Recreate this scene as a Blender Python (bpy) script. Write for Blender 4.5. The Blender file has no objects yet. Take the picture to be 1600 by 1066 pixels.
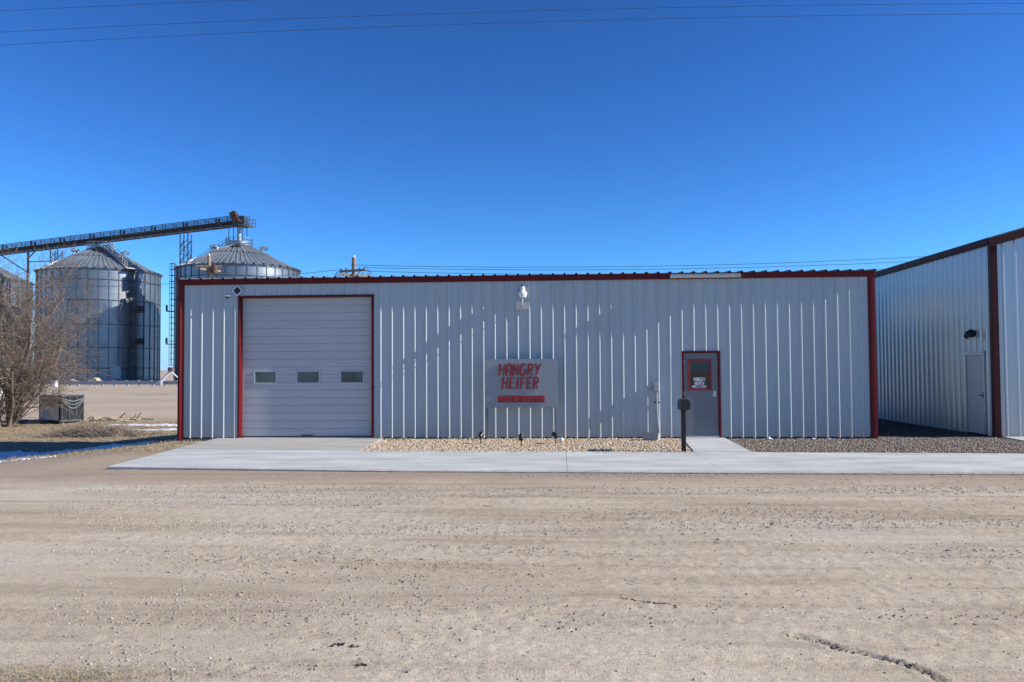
import bpy, math, random
import numpy as np
from mathutils import Vector, Matrix
rng = np.random.default_rng(7)
random.seed(7)
scene = bpy.context.scene
COL = scene.collection
R = math.radians

# ------------------------------------------------------------------ camera
cam_d = bpy.data.cameras.new('camera'); cam = bpy.data.objects.new('camera', cam_d); COL.objects.link(cam)
scene.camera = cam
yaw, pitch, roll = -0.0594638, 0.0336694, -0.0062016
CAM = Vector((10.2371, -20.9504, 1.8350))
_f = Vector((math.sin(yaw)*math.cos(pitch), math.cos(yaw)*math.cos(pitch), math.sin(pitch)))
_r0 = Vector((math.cos(yaw), -math.sin(yaw), 0)); _u0 = _r0.cross(_f)
_r = math.cos(roll)*_r0 + math.sin(roll)*_u0; _u = -math.sin(roll)*_r0 + math.cos(roll)*_u0
M = Matrix.Identity(4)
for i in range(3):
    M[i][0], M[i][1], M[i][2], M[i][3] = _r[i], _u[i], -_f[i], CAM[i]
cam.matrix_world = M
cam_d.sensor_width = 36; cam_d.lens = 1245.28/1600*36
cam_d.clip_start = 0.1; cam_d.clip_end = 9000
scene.render.resolution_x, scene.render.resolution_y = 1024, 682

# ------------------------------------------------------------------ light
SUN_EL, SUN_AZ = 28.8, -3.7          # degrees; azimuth measured from +X, slightly to the road side of the facade
world = bpy.data.worlds.new('World'); scene.world = world; world.use_nodes = True
wn = world.node_tree.nodes; wl = world.node_tree.links
wn.clear()
sky = wn.new('ShaderNodeTexSky'); sky.sky_type = 'NISHITA'; sky.sun_disc = False
sky.sun_elevation = R(SUN_EL); sky.sun_rotation = R(90 - SUN_AZ)
sky.altitude = 1300; sky.air_density = 1.0; sky.dust_density = 0.0; sky.ozone_density = 1.6
hsv = wn.new('ShaderNodeHueSaturation'); hsv.inputs['Saturation'].default_value = 1.0
tint = wn.new('ShaderNodeMix'); tint.data_type = 'RGBA'; tint.blend_type = 'MULTIPLY'; tint.inputs['Factor'].default_value = 1.0
tint.inputs['B'].default_value = (.183, .376, .582, 1)
gam = wn.new('ShaderNodeGamma'); gam.inputs['Gamma'].default_value = 1.45
bg = wn.new('ShaderNodeBackground'); bg.inputs['Strength'].default_value = 0.097
wo = wn.new('ShaderNodeOutputWorld')
wl.new(sky.outputs[0], gam.inputs['Color']); wl.new(gam.outputs[0], tint.inputs['A']); 
wtc = wn.new('ShaderNodeTexCoord'); wsp = wn.new('ShaderNodeSeparateXYZ'); wl.new(wtc.outputs['Generated'], wsp.inputs[0])
wmr = wn.new('ShaderNodeMapRange'); wmr.inputs['From Min'].default_value = -.01; wmr.inputs['From Max'].default_value = .13; wmr.inputs['To Min'].default_value = .9; wmr.inputs['To Max'].default_value = 0; wmr.interpolation_type = 'SMOOTHSTEP'
wl.new(wsp.outputs['Z'], wmr.inputs['Value'])
wmx = wn.new('ShaderNodeMix'); wmx.data_type = 'RGBA'; wmx.inputs['B'].default_value = (2.6, 4.6, 6.8, 1); wl.new(wmr.outputs[0], wmx.inputs['Factor']); wl.new(tint.outputs['Result'], wmx.inputs['A'])
wl.new(wmx.outputs['Result'], hsv.inputs['Color']); wl.new(hsv.outputs[0], bg.inputs['Color']); wl.new(bg.outputs[0], wo.inputs['Surface'])
sl = bpy.data.lights.new('sun', 'SUN'); sl.energy = 5.0; sl.angle = R(0.53); sl.color = (1.0, 0.965, 0.91)
so = bpy.data.objects.new('sun', sl); COL.objects.link(so)
sdir = Vector((math.cos(R(SUN_EL))*math.cos(R(SUN_AZ)), math.cos(R(SUN_EL))*math.sin(R(SUN_AZ)), math.sin(R(SUN_EL))))
so.rotation_euler = (-sdir).to_track_quat('-Z', 'Y').to_euler(); so.location = (30, -10, 30)
vs = scene.view_settings; vs.view_transform = 'Standard'; vs.look = 'None'; vs.gamma = 1.0; vs.exposure = 0.6
vs.use_curve_mapping = False
try: scene.cycles.max_bounces = 6
except Exception: pass

# ------------------------------------------------------------------ materials
def mat(name, col, rough=0.6, metal=0.0, var=0.0, vscale=3.0, bump=0.0, bscale=40.0, spec=0.5, stretch=None, col2=None, island=0.0, detail=6, coat=0.0):
    m = bpy.data.materials.new(name); m.use_nodes = True
    nt = m.node_tree; N = nt.nodes; L = nt.links; p = N['Principled BSDF']
    p.inputs['Roughness'].default_value = rough; p.inputs['Metallic'].default_value = metal
    p.inputs['Specular IOR Level'].default_value = spec
    if coat: p.inputs['Coat Weight'].default_value = coat
    c = (*col, 1)
    p.inputs['Base Color'].default_value = c
    last = None
    if var or col2:
        tc = N.new('ShaderNodeTexCoord'); mp = N.new('ShaderNodeMapping'); L.new(tc.outputs['Object'], mp.inputs[0])
        if stretch: mp.inputs['Scale'].default_value = stretch
        no = N.new('ShaderNodeTexNoise'); no.inputs['Scale'].default_value = vscale; no.inputs['Detail'].default_value = detail
        no.inputs['Roughness'].default_value = 0.62
        L.new(mp.outputs[0], no.inputs['Vector'])
        rp = N.new('ShaderNodeValToRGB'); L.new(no.outputs['Fac'], rp.inputs[0])
        c2 = col2 if col2 else tuple(min(1, x*(1+var)) for x in col)
        c1 = col if col2 else tuple(x*(1-var) for x in col)
        rp.color_ramp.elements[0].position = .35; rp.color_ramp.elements[1].position = .67
        rp.color_ramp.elements[0].color = (*c1, 1); rp.color_ramp.elements[1].color = (*c2, 1)
        last = rp.outputs[0]
    if island:
        g = N.new('ShaderNodeNewGeometry'); mr = N.new('ShaderNodeMapRange')
        mr.inputs['To Min'].default_value = 1-island; mr.inputs['To Max'].default_value = 1+island
        L.new(g.outputs['Random Per Island'], mr.inputs['Value'])
        h = N.new('ShaderNodeHueSaturation'); L.new(mr.outputs[0], h.inputs['Value'])
        if last: L.new(last, h.inputs['Color'])
        else: h.inputs['Color'].default_value = c
        mr2 = N.new('ShaderNodeMath'); mr2.operation = 'MULTIPLY'; mr2.inputs[1].default_value = 7.13
        fr = N.new('ShaderNodeMath'); fr.operation = 'FRACT'; L.new(g.outputs['Random Per Island'], mr2.inputs[0]); L.new(mr2.outputs[0], fr.inputs[0])
        mr3 = N.new('ShaderNodeMapRange'); mr3.inputs['To Min'].default_value = .45; mr3.inputs['To Max'].default_value = 1.35
        L.new(fr.outputs[0], mr3.inputs['Value']); L.new(mr3.outputs[0], h.inputs['Saturation'])
        last = h.outputs[0]
    if last: L.new(last, p.inputs['Base Color'])
    if bump:
        tc2 = N.new('ShaderNodeTexCoord'); nb = N.new('ShaderNodeTexNoise'); nb.inputs['Scale'].default_value = bscale; nb.inputs['Detail'].default_value = 5
        L.new(tc2.outputs['Object'], nb.inputs['Vector']); b = N.new('ShaderNodeBump'); b.inputs['Strength'].default_value = bump; b.inputs['Distance'].default_value = .02
        L.new(nb.outputs['Fac'], b.inputs['Height']); L.new(b.outputs[0], p.inputs['Normal'])
    return m

def wall_paint(name, col, streak, rough=.34):
    """white painted sheet steel: faint vertical water streaks, dust low down where rain splashes"""
    m = bpy.data.materials.new(name); m.use_nodes = True
    nt = m.node_tree; N = nt.nodes; L = nt.links; p = N['Principled BSDF']
    p.inputs['Roughness'].default_value = rough
    tc = N.new('ShaderNodeTexCoord'); mp = N.new('ShaderNodeMapping'); mp.inputs['Scale'].default_value = (9, 9, .35)
    L.new(tc.outputs['Object'], mp.inputs[0]); n1 = N.new('ShaderNodeTexNoise'); n1.inputs['Scale'].default_value = 1.0; n1.inputs['Detail'].default_value = 5
    L.new(mp.outputs[0], n1.inputs['Vector'])
    r1 = N.new('ShaderNodeMapRange'); r1.inputs['From Min'].default_value = .35; r1.inputs['From Max'].default_value = .7
    r1.inputs['To Min'].default_value = 1; r1.inputs['To Max'].default_value = 1-streak; L.new(n1.outputs['Fac'], r1.inputs['Value'])
    sp = N.new('ShaderNodeSeparateXYZ'); L.new(tc.outputs['Object'], sp.inputs[0])
    n2 = N.new('ShaderNodeTexNoise'); n2.inputs['Scale'].default_value = 5; n2.inputs['Detail'].default_value = 7; L.new(tc.outputs['Object'], n2.inputs['Vector'])
    ad = N.new('ShaderNodeMath'); ad.operation = 'MULTIPLY_ADD'; ad.inputs[1].default_value = .9; L.new(n2.outputs['Fac'], ad.inputs[0]); 
    sb = N.new('ShaderNodeMath'); sb.operation = 'SUBTRACT'; L.new(sp.outputs['Z'], sb.inputs[0]); sb.inputs[1].default_value = .45
    L.new(sb.outputs[0], ad.inputs[2])
    r2 = N.new('ShaderNodeMapRange'); r2.inputs['From Min'].default_value = 0; r2.inputs['From Max'].default_value = .55; r2.inputs['To Min'].default_value = .45; r2.inputs['To Max'].default_value = 0
    L.new(ad.outputs[0], r2.inputs['Value'])
    mx = N.new('ShaderNodeMix'); mx.data_type = 'RGBA'; mx.inputs['A'].default_value = (*col, 1); mx.inputs['B'].default_value = (.50, .42, .34, 1)
    L.new(r2.outputs[0], mx.inputs['Factor'])
    pw = N.new('ShaderNodeMath'); pw.operation = 'MULTIPLY_ADD'; pw.inputs[1].default_value = 1/.9144; pw.inputs[2].default_value = .02; L.new(sp.outputs['X'], pw.inputs[0])
    pf = N.new('ShaderNodeMath'); pf.operation = 'FLOOR'; L.new(pw.outputs[0], pf.inputs[0]); wnz = N.new('ShaderNodeTexWhiteNoise'); wnz.noise_dimensions = '1D'; L.new(pf.outputs[0], wnz.inputs['W'])
    pr = N.new('ShaderNodeMapRange'); pr.inputs['To Min'].default_value = .965; pr.inputs['To Max'].default_value = 1.03; L.new(wnz.outputs['Value'], pr.inputs['Value'])
    pm = N.new('ShaderNodeMath'); pm.operation = 'MULTIPLY'; L.new(pr.outputs[0], pm.inputs[0]); L.new(r1.outputs[0], pm.inputs[1])
    hs = N.new('ShaderNodeHueSaturation'); L.new(mx.outputs['Result'], hs.inputs['Color']); L.new(pm.outputs[0], hs.inputs['Value'])
    L.new(hs.outputs[0], p.inputs['Base Color'])
    nb = N.new('ShaderNodeTexNoise'); nb.inputs['Scale'].default_value = 1.3; nb.inputs['Detail'].default_value = 2; L.new(tc.outputs['Object'], nb.inputs['Vector'])
    b = N.new('ShaderNodeBump'); b.inputs['Strength'].default_value = .08; b.inputs['Distance'].default_value = .02; L.new(nb.outputs['Fac'], b.inputs['Height']); L.new(b.outputs[0], p.inputs['Normal'])
    return m

WHITE = wall_paint('white_sheet', (.415, .465, .475), .06)
WHITE2 = wall_paint('new_white_sheet', (.46, .485, .50), .04, .26)
RED2 = mat('shaded_red_trim', (.042, .004, .004), .5, spec=.2)  # darker copy of the red trim, shade put into its colour
WHITE2.node_tree.nodes['Principled BSDF'].inputs['Metallic'].default_value = .35
RED = mat('red_trim', (.115, .005, .005), .45, spec=.25, var=.12, vscale=4)
DOORWHITE = mat('garage_white', (.46, .455, .45), .42, var=.04, vscale=1.5, stretch=(.3, 1, 3))
DOORGREY = mat('grey_door_paint', (.17, .172, .18), .4, var=.07, vscale=2.2)
GLASS = mat('dark_glass', (.012, .014, .016), .04, spec=.6)
GLASS2 = mat('garage_glass', (.02, .035, .04), .10, spec=.6, col2=(.11,.15,.15), vscale=1.1, stretch=(1.2,1,.4), detail=2)  # lighter noise tone paints a reflection gradient into the panes
BLACK = mat('black_paint', (.010, .010, .011), .45)
DARKM = mat('dark_steel', (.07, .075, .085), .5, .4, var=.3)
RUBBER = mat('rubber', (.03, .03, .03), .8)
ALU = mat('brushed_aluminium', (.5, .5, .5), .35, .9)
GALV = mat('galvanised', (.235, .258, .27), .40, .85, var=.16, vscale=.35, detail=8)
STIFF = mat('stiffener_steel', (.12, .135, .15), .5, .5)
GALVROOF = mat('galvanised_roof', (.31, .345, .365), .38, .6, var=.10, vscale=.5)
GALVSIGN = mat('galvanised_sign', (.29, .31, .32), .5, .3, var=.035, vscale=5)
PALE = mat('pale_beige_plastic', (.50, .48, .43), .5)
PVC = mat('grey_conduit', (.33, .335, .34), .5)
CONC = None
CMU = mat('concrete_block', (.40, .38, .35), .9, var=.12, vscale=30, bump=.4, bscale=150)
WOODPOLE = mat('weathered_pole', (.24, .19, .145), .85, var=.3, vscale=4, stretch=(6, 6, .6))
BARK = mat('bark', (.20, .155, .12), .9, var=.4, vscale=7, stretch=(3, 3, .6), bump=.5)
TWIG = mat('twigs', (.19, .138, .095), .85, island=.45)
BRUSH = mat('dead_brush', (.22, .165, .12), .9, island=.4)
RUST = mat('rusty_motor_housing', (.075, .038, .02), .7, var=.5, vscale=1.5)
SNOW = mat('snow_surface', (.68, .69, .71), .6, var=.05, vscale=8, bump=.4, bscale=14)
STRAW = mat('dry_grass', (.36, .285, .17), .85, island=.4)
PEB = mat('river_pebbles', (.44, .325, .20), .75, island=.42)
GRAV = mat('brown_gravel', (.26, .20, .14), .85, island=.5)
STONE = mat('road_stones', (.32, .27, .22), .85, island=.45)
CLOD = mat('damp_soil', (.085, .062, .043), .95, spec=.1, var=.3, vscale=30)
LETTER = mat('red_letters', (.27, .010, .012), .4)
LETTER2 = mat('bright_red_letters', (.48, .06, .055), .45)
DECAL = mat('white_decal', (.75, .76, .78), .5)
TAN = mat('faded_straw', (.40, .34, .23), .9, var=.2, vscale=5)
BLUEP = mat('blue_tarp', (.10, .14, .26), .6)

def concrete(name, c1, c2):
    m = bpy.data.materials.new(name); m.use_nodes = True
    nt = m.node_tree; N = nt.nodes; L = nt.links; p = N['Principled BSDF']; p.inputs['Roughness'].default_value = .85
    p.inputs['Specular IOR Level'].default_value = .25
    tc = N.new('ShaderNodeTexCoord'); mp = N.new('ShaderNodeMapping'); mp.inputs['Scale'].default_value = (.55, 1.5, 1); L.new(tc.outputs['Object'], mp.inputs[0])
    n1 = N.new('ShaderNodeTexNoise'); n1.inputs['Scale'].default_value = 1.3; n1.inputs['Detail'].default_value = 7; n1.inputs['Roughness'].default_value = .6; L.new(mp.outputs[0], n1.inputs['Vector'])
    rp = N.new('ShaderNodeValToRGB'); rp.color_ramp.elements[0].position = .33; rp.color_ramp.elements[1].position = .62
    rp.color_ramp.elements[0].color = (*c1, 1); rp.color_ramp.elements[1].color = (*c2, 1); L.new(n1.outputs['Fac'], rp.inputs[0])
    n2 = N.new('ShaderNodeTexNoise'); n2.inputs['Scale'].default_value = 60; n2.inputs['Detail'].default_value = 4; L.new(tc.outputs['Object'], n2.inputs['Vector'])
    r2 = N.new('ShaderNodeMapRange'); r2.inputs['To Min'].default_value = .86; r2.inputs['To Max'].default_value = 1.12; L.new(n2.outputs['Fac'], r2.inputs['Value'])
    # dirt blown on along the road edge
    sp = N.new('ShaderNodeSeparateXYZ'); L.new(tc.outputs['Object'], sp.inputs[0])
    n3 = N.new('ShaderNodeTexNoise'); n3.inputs['Scale'].default_value = 3; n3.inputs['Detail'].default_value = 8; L.new(tc.outputs['Object'], n3.inputs['Vector'])
    a = N.new('ShaderNodeMath'); a.operation = 'MULTIPLY_ADD'; a.inputs[1].default_value = 1.1; L.new(n3.outputs['Fac'], a.inputs[0]); L.new(sp.outputs['Y'], a.inputs[2])
    r3 = N.new('ShaderNodeMapRange'); r3.inputs['From Min'].default_value = -6.35; r3.inputs['From Max'].default_value = -5.95; r3.inputs['To Min'].default_value = .75; r3.inputs['To Max'].default_value = 0
    L.new(a.outputs[0], r3.inputs['Value'])
    mx = N.new('ShaderNodeMix'); mx.data_type = 'RGBA'; mx.inputs['B'].default_value = (.38, .31, .25, 1); L.new(rp.outputs[0], mx.inputs['A']); L.new(r3.outputs[0], mx.inputs['Factor'])
    hs = N.new('ShaderNodeHueSaturation'); L.new(mx.outputs['Result'], hs.inputs['Color']); L.new(r2.outputs[0], hs.inputs['Value']); L.new(hs.outputs[0], p.inputs['Base Color'])
    b = N.new('ShaderNodeBump'); b.inputs['Strength'].default_value = .25; b.inputs['Distance'].default_value = .01; L.new(n2.outputs['Fac'], b.inputs['Height']); L.new(b.outputs[0], p.inputs['Normal'])
    return m
CONC = concrete('sidewalk_concrete', (.39, .38, .36), (.53, .535, .505))
CONC2 = concrete('apron_concrete', (.35, .325, .285), (.43, .405, .365))

# ------------------------------------------------------------------ helpers
class MB:
    def __init__(s): s.v = []; s.f = []
    def quad(s, a, b, c, d):
        n = len(s.v); s.v += [a, b, c, d]; s.f.append((n, n+1, n+2, n+3)); return s
    def box(s, x0, x1, y0, y1, z0, z1):
        n = len(s.v)
        s.v += [(x0,y0,z0),(x1,y0,z0),(x1,y1,z0),(x0,y1,z0),(x0,y0,z1),(x1,y0,z1),(x1,y1,z1),(x0,y1,z1)]
        s.f += [(n,n+3,n+2,n+1),(n+4,n+5,n+6,n+7),(n,n+1,n+5,n+4),(n+1,n+2,n+6,n+5),(n+2,n+3,n+7,n+6),(n+3,n,n+4,n+7)]
        return s
    def prism(s, poly, z0, z1):
        n = len(s.v); k = len(poly)
        s.v += [(x,y,z0) for x,y in poly] + [(x,y,z1) for x,y in poly]
        s.f.append(tuple(n+i for i in range(k))[::-1]); s.f.append(tuple(n+k+i for i in range(k)))
        for i in range(k):
            j = (i+1) % k; s.f.append((n+i, n+j, n+k+j, n+k+i))
        return s
    def frame(s, p0, p1):
        d = Vector(p1)-Vector(p0); d.normalize()
        a = Vector((0,0,1)) if abs(d.z) < .95 else Vector((1,0,0))
        u = d.cross(a).normalized(); w = u.cross(d).normalized(); return d, u, w
    def bar(s, p0, p1, w, h=None):
        h = h or w; d, u, t = s.frame(p0, p1); n = len(s.v)
        for p in (Vector(p0), Vector(p1)):
            for a, b in ((-1,-1),(1,-1),(1,1),(-1,1)): s.v.append(tuple(p+u*a*w/2+t*b*h/2))
        s.f += [(n,n+1,n+2,n+3)[::-1],(n+4,n+5,n+6,n+7)]
        for i in range(4):
            j=(i+1)%4; s.f.append((n+i,n+j,n+4+j,n+4+i))
        return s
    def tube(s, pts, r, k=8, caps=True):
        rs = r if isinstance(r, (list, tuple)) else [r]*len(pts)
        n = len(s.v)
        for i, p in enumerate(pts):
            a = pts[max(0,i-1)]; b = pts[min(len(pts)-1,i+1)]; d,u,t = s.frame(a,b)
            for j in range(k):
                an = 2*math.pi*j/k; s.v.append(tuple(Vector(p)+(u*math.cos(an)+t*math.sin(an))*rs[i]))
        for i in range(len(pts)-1):
            for j in range(k):
                q=(j+1)%k; s.f.append((n+i*k+j,n+i*k+q,n+(i+1)*k+q,n+(i+1)*k+j))
        if caps:
            s.f.append(tuple(n+j for j in range(k))[::-1]); m=n+(len(pts)-1)*k; s.f.append(tuple(m+j for j in range(k)))
        return s
    def lathe(s, c, prof, k=24, a0=0, a1=2*math.pi):
        n = len(s.v); full = abs(a1-a0-2*math.pi) < 1e-6; kk = k if full else k+1
        for r,z in prof:
            for j in range(kk):
                an = a0+(a1-a0)*j/k; s.v.append((c[0]+r*math.cos(an), c[1]+r*math.sin(an), c[2]+z))
        for i in range(len(prof)-1):
            for j in range(k):
                q=(j+1)%kk; s.f.append((n+i*kk+j,n+i*kk+q,n+(i+1)*kk+q,n+(i+1)*kk+j))
        return s
    def build(s, name, m, parent=None, smooth=False, bevel=0):
        loc = Vector((0,0,0)); q = parent
        while q is not None: loc += q.location; q = q.parent
        me = bpy.data.meshes.new(name); me.from_pydata([(a-loc.x,b-loc.y,c-loc.z) for a,b,c in s.v], [], s.f); me.update()
        o = bpy.data.objects.new(name, me); COL.objects.link(o); me.materials.append(m); o.parent = parent
        if smooth:
            me.polygons.foreach_set('use_smooth', [True]*len(me.polygons))
            try: me.set_sharp_from_angle(angle=R(35))
            except Exception: pass
        if bevel:
            b = o.modifiers.new('bevel','BEVEL'); b.width = bevel; b.segments = 2; b.limit_method = 'ANGLE'
        return o
def fast_mesh(name, V, Fc, m, parent=None, smooth=False):
    """numpy arrays of verts and equal-sided faces -> object"""
    loc = Vector((0,0,0)); q = parent
    while q is not None: loc += q.location; q = q.parent
    me = bpy.data.meshes.new(name); V = np.asarray(V, np.float32) - np.array(loc, np.float32); Fc = np.asarray(Fc, np.int32); k = Fc.shape[1]
    me.vertices.add(len(V)); me.vertices.foreach_set('co', V.ravel())
    me.loops.add(Fc.size); me.loops.foreach_set('vertex_index', Fc.ravel())
    me.polygons.add(len(Fc)); me.polygons.foreach_set('loop_start', np.arange(0, Fc.size, k, dtype=np.int32))
    me.polygons.foreach_set('loop_total', np.full(len(Fc), k, np.int32)) if hasattr(me.polygons[0], 'loop_total') else None
    if smooth: me.polygons.foreach_set('use_smooth', np.ones(len(Fc), bool))
    me.update(calc_edges=True); me.validate()
    o = bpy.data.objects.new(name, me); COL.objects.link(o); me.materials.append(m); o.parent = parent
    return o
def tag(o, label=None, cat=None, group=None, kind=None):
    if label: o['label'] = label
    if cat: o['category'] = cat
    if group: o['group'] = group
    if kind: o['kind'] = kind
    return o
def thing(name, loc, label, cat, group=None):
    o = bpy.data.objects.new(name, None); o.location = loc; o.empty_display_size = .2; COL.objects.link(o)
    return tag(o, label, cat, group)

# value noise
_lat = rng.random((256, 256))
def vnoise(x, y, s, ox=0., oy=0.):
    x = np.asarray(x, float)*s+ox+1000.3; y = np.asarray(y, float)*s+oy+1000.7
    xi = np.floor(x).astype(int); yi = np.floor(y).astype(int); fx = x-xi; fy = y-yi
    fx = fx*fx*(3-2*fx); fy = fy*fy*(3-2*fy)
    a = _lat[xi%256, yi%256]; b = _lat[(xi+1)%256, yi%256]; c = _lat[xi%256, (yi+1)%256]; d = _lat[(xi+1)%256, (yi+1)%256]
    return (a*(1-fx)+b*fx)*(1-fy)+(c*(1-fx)+d*fx)*fy-.5
def fbm(x, y, s, o=4, off=0.):
    t = 0; a = 1.
    for i in range(o): t = t+a*vnoise(x, y, s, off+i*17.3, off*2+i*5.1); a *= .5; s *= 2.03
    return t
def sstep(a, b, x):
    t = np.clip((x-a)/(b-a), 0, 1); return t*t*(3-2*t)

# ------------------------------------------------------------------ ground
def ditch(x, y):
    fy = sstep(-7, -2, y)*(1-.6*sstep(10, 18, y))*(1-sstep(18, 34, y))
    base = .5*np.clip(-x/5., 0, 1)*fy + .12*np.clip(-x/5., 0, 1)*sstep(-30, -8, y)*(1-sstep(-7, -2, y))
    return base + .06*sstep(0, -2.5, x)*np.exp(-((y-1.5)/1.3)**2)
FURROW = np.array([(11.86,-15.17),(12.00,-15.24),(12.09,-15.40),(12.22,-15.46),(12.39,-15.62),(12.45,-15.75),(12.52,-15.95)])
def seg_dist(x, y, P):
    d = np.full(np.shape(x), 9.)
    for a, b in zip(P[:-1], P[1:]):
        v = b-a; t = np.clip(((x-a[0])*v[0]+(y-a[1])*v[1])/(v@v), 0, 1)
        d = np.minimum(d, np.hypot(x-a[0]-t*v[0], y-a[1]-t*v[1]))
    return d
def zg(x, y, fine=True):
    x = np.asarray(x, float); y = np.asarray(y, float)
    z = -.075-ditch(x, y)
    road = sstep(-6.6, -7.6, y)
    near = sstep(60, 25, np.hypot(x-10, y+12))
    bank = np.exp(-((y+6.95)/.9)**2)*sstep(.5, 2.5, x)
    z = z + near*(.028*fbm(x*.35, y, .55, 3)*(1-bank) + .012*road) + .055*bank
    # long tyre ruts parallel to the sidewalk
    z = z + road*near*(.032*fbm(x*.08, y, 2.1, 2, 3.)+.013*fbm(x*.18, y, 5.5, 3, 9.)+.010*fbm(x*.06, y+.04*x, 9., 2, 19.)*sstep(-.1,.2,fbm(x*.3, y, .7, 2, 44.)))
    if fine:
        rough = sstep(-.12, .22, fbm(x*.25, y, .9, 3, 31.))
        z = z + near*(.004+.009*rough*road)*np.abs(fbm(x, y, 13., 3, 5.))*1.6 + near*.006*rough*fbm(x, y, 40., 2, 7.)
        n = (x > 8) & (y < -13) & (x < 14)
        if np.any(n):
            d = seg_dist(x, y, FURROW)
            z = z - .034*np.exp(-(d/.020)**2)*n + .007*np.exp(-((d-.05)/.03)**2)*n*(.6+fbm(x, y, 20., 2, 2.))
        lawn = sstep(1.0, -.3, x)*sstep(-3.5, -1.5, y)
        z = z + lawn*near*.05*fbm(x, y, 2.6, 3, 12.)
    return z
def axis(segs):
    out = [segs[0][0]]
    for a, b, st in segs: out += list(np.linspace(a, b, max(1, int(round((b-a)/st)))+1)[1:])
    return np.array(out)
xs = axis([(-4000,-1000,1000),(-1000,-200,100),(-200,-60,20),(-60,-18,3),(-18,-2,.22),(-2,4,.07),(4,17,.036),(17,23,.07),(23,40,1.4),(40,200,20),(200,1000,100),(1000,4000,1000)])
ys = axis([(-400,-60,60),(-60,-20,5),(-20,-17.2,.28),(-17.2,-12.5,.030),(-12.5,-6.6,.05),(-6.6,18,.16),(18,60,1.5),(60,200,10),(200,1000,100),(1000,6000,1000)])
GX, GY = np.meshgrid(xs, ys); GZ = zg(GX, GY)
nx, ny = len(xs), len(ys)
V = np.stack([GX.ravel(), GY.ravel(), GZ.ravel()], 1)
I = (np.arange(ny-1)[:, None]*nx+np.arange(nx-1)[None, :]).ravel()
Fq = np.stack([I, I+1, I+nx+1, I+nx], 1)
def ground_material():
    m = bpy.data.materials.new('dirt_ground'); m.use_nodes = True
    nt = m.node_tree; N = nt.nodes; L = nt.links; p = N['Principled BSDF']; p.inputs['Roughness'].default_value = .95; p.inputs['Specular IOR Level'].default_value = .15
    tc = N.new('ShaderNodeTexCoord')
    def noise(scale, stretch=(1,1,1), det=6, ro=.6):
        mp = N.new('ShaderNodeMapping'); mp.inputs['Scale'].default_value = stretch; L.new(tc.outputs['Object'], mp.inputs[0])
        n = N.new('ShaderNodeTexNoise'); n.inputs['Scale'].default_value = scale; n.inputs['Detail'].default_value = det; n.inputs['Roughness'].default_value = ro
        L.new(mp.outputs[0], n.inputs['Vector']); return n.outputs['Fac']
    def ramp(src, stops):
        r = N.new('ShaderNodeValToRGB'); L.new(src, r.inputs[0]); e = r.color_ramp.elements
        while len(e) < len(stops): e.new(.5)
        for i, (pos, c) in enumerate(stops): e[i].position = pos; e[i].color = (*c, 1)
        return r.outputs[0]
    def rng_(src, a, b, c, d):
        r = N.new('ShaderNodeMapRange'); L.new(src, r.inputs['Value'])
        for k, v in zip(('From Min','From Max','To Min','To Max'), (a,b,c,d)): r.inputs[k].default_value = v
        return r.outputs[0]
    def mix(a, b, f, mode='MIX'):
        x = N.new('ShaderNodeMix'); x.data_type = 'RGBA'; x.blend_type = mode
        for s, k in ((a,'A'),(b,'B')):
            if isinstance(s, tuple): x.inputs[k].default_value = (*s, 1)
            else: L.new(s, x.inputs[k])
        if isinstance(f, float): x.inputs['Factor'].default_value = f
        else: L.new(f, x.inputs['Factor'])
        return x.outputs['Result']
    big = noise(.35, (.45, 1.3, 1), 5)
    base = ramp(big, [(.30, (.40,.325,.232)), (.5, (.47,.392,.29)), (.68, (.49,.425,.335))])
    mid = ramp(noise(1.6, (.16, 1.5, 1), 8, .68), [(.36, (.76,.73,.70)), (.5, (.98,.98,.98)), (.63, (1.08,1.09,1.11))])
    c = mix(base, mid, 1.0, 'MULTIPLY')
    fine = ramp(noise(34, (1,1,1), 6, .75), [(.35, (.55,.52,.49)), (.45, (.97,.97,.97)), (.66, (1.14,1.13,1.12))])
    c = mix(c, fine, .85, 'MULTIPLY')
    vo = N.new('ShaderNodeTexVoronoi'); vo.inputs['Scale'].default_value = 75; L.new(tc.outputs['Object'], vo.inputs['Vector'])
    vr = N.new('ShaderNodeSeparateColor'); L.new(vo.outputs['Color'], vr.inputs[0])
    peb = ramp(vr.outputs[0], [(.0, (.66,.63,.60)), (.25, (.95,.94,.93)), (.85, (1.03,1.02,1.01)), (1.0, (1.22,1.2,1.18))])
    c = mix(c, peb, rng_(noise(1.1, (.4,1.4,1), 4), .40, .62, .25, .85), 'MULTIPLY')
    # darker damp strip beside the sidewalk
    sp = N.new('ShaderNodeSeparateXYZ'); L.new(tc.outputs['Object'], sp.inputs[0])
    ya = N.new('ShaderNodeMath'); ya.operation = 'MULTIPLY_ADD'; L.new(noise(.8, (.35,1.2,1), 6, .65), ya.inputs[0]); ya.inputs[1].default_value = 2.6; L.new(sp.outputs['Y'], ya.inputs[2])
    strip = rng_(ya.outputs[0], -7.1, -6.2, 0., .85)
    c = mix(c, (.34,.26,.185), strip)
    # dry lawn and yard masks
    at = N.new('ShaderNodeAttribute'); at.attribute_name = 'lawn'
    gcol = ramp(noise(6, (1,1,1), 7, .7), [(.34, (.15,.105,.065)), (.52, (.30,.225,.135)), (.68, (.44,.355,.22))])
    c = mix(c, gcol, at.outputs['Fac'])
    at2 = N.new('ShaderNodeAttribute'); at2.attribute_name = 'yard'
    ycol = ramp(noise(.12, (.5,1.3,1), 4, .5), [(.36, (.39,.305,.22)), (.5, (.43,.34,.25)), (.64, (.46,.37,.28))])
    c = mix(c, ycol, at2.outputs['Fac'])
    L.new(c, p.inputs['Base Color'])
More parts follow.
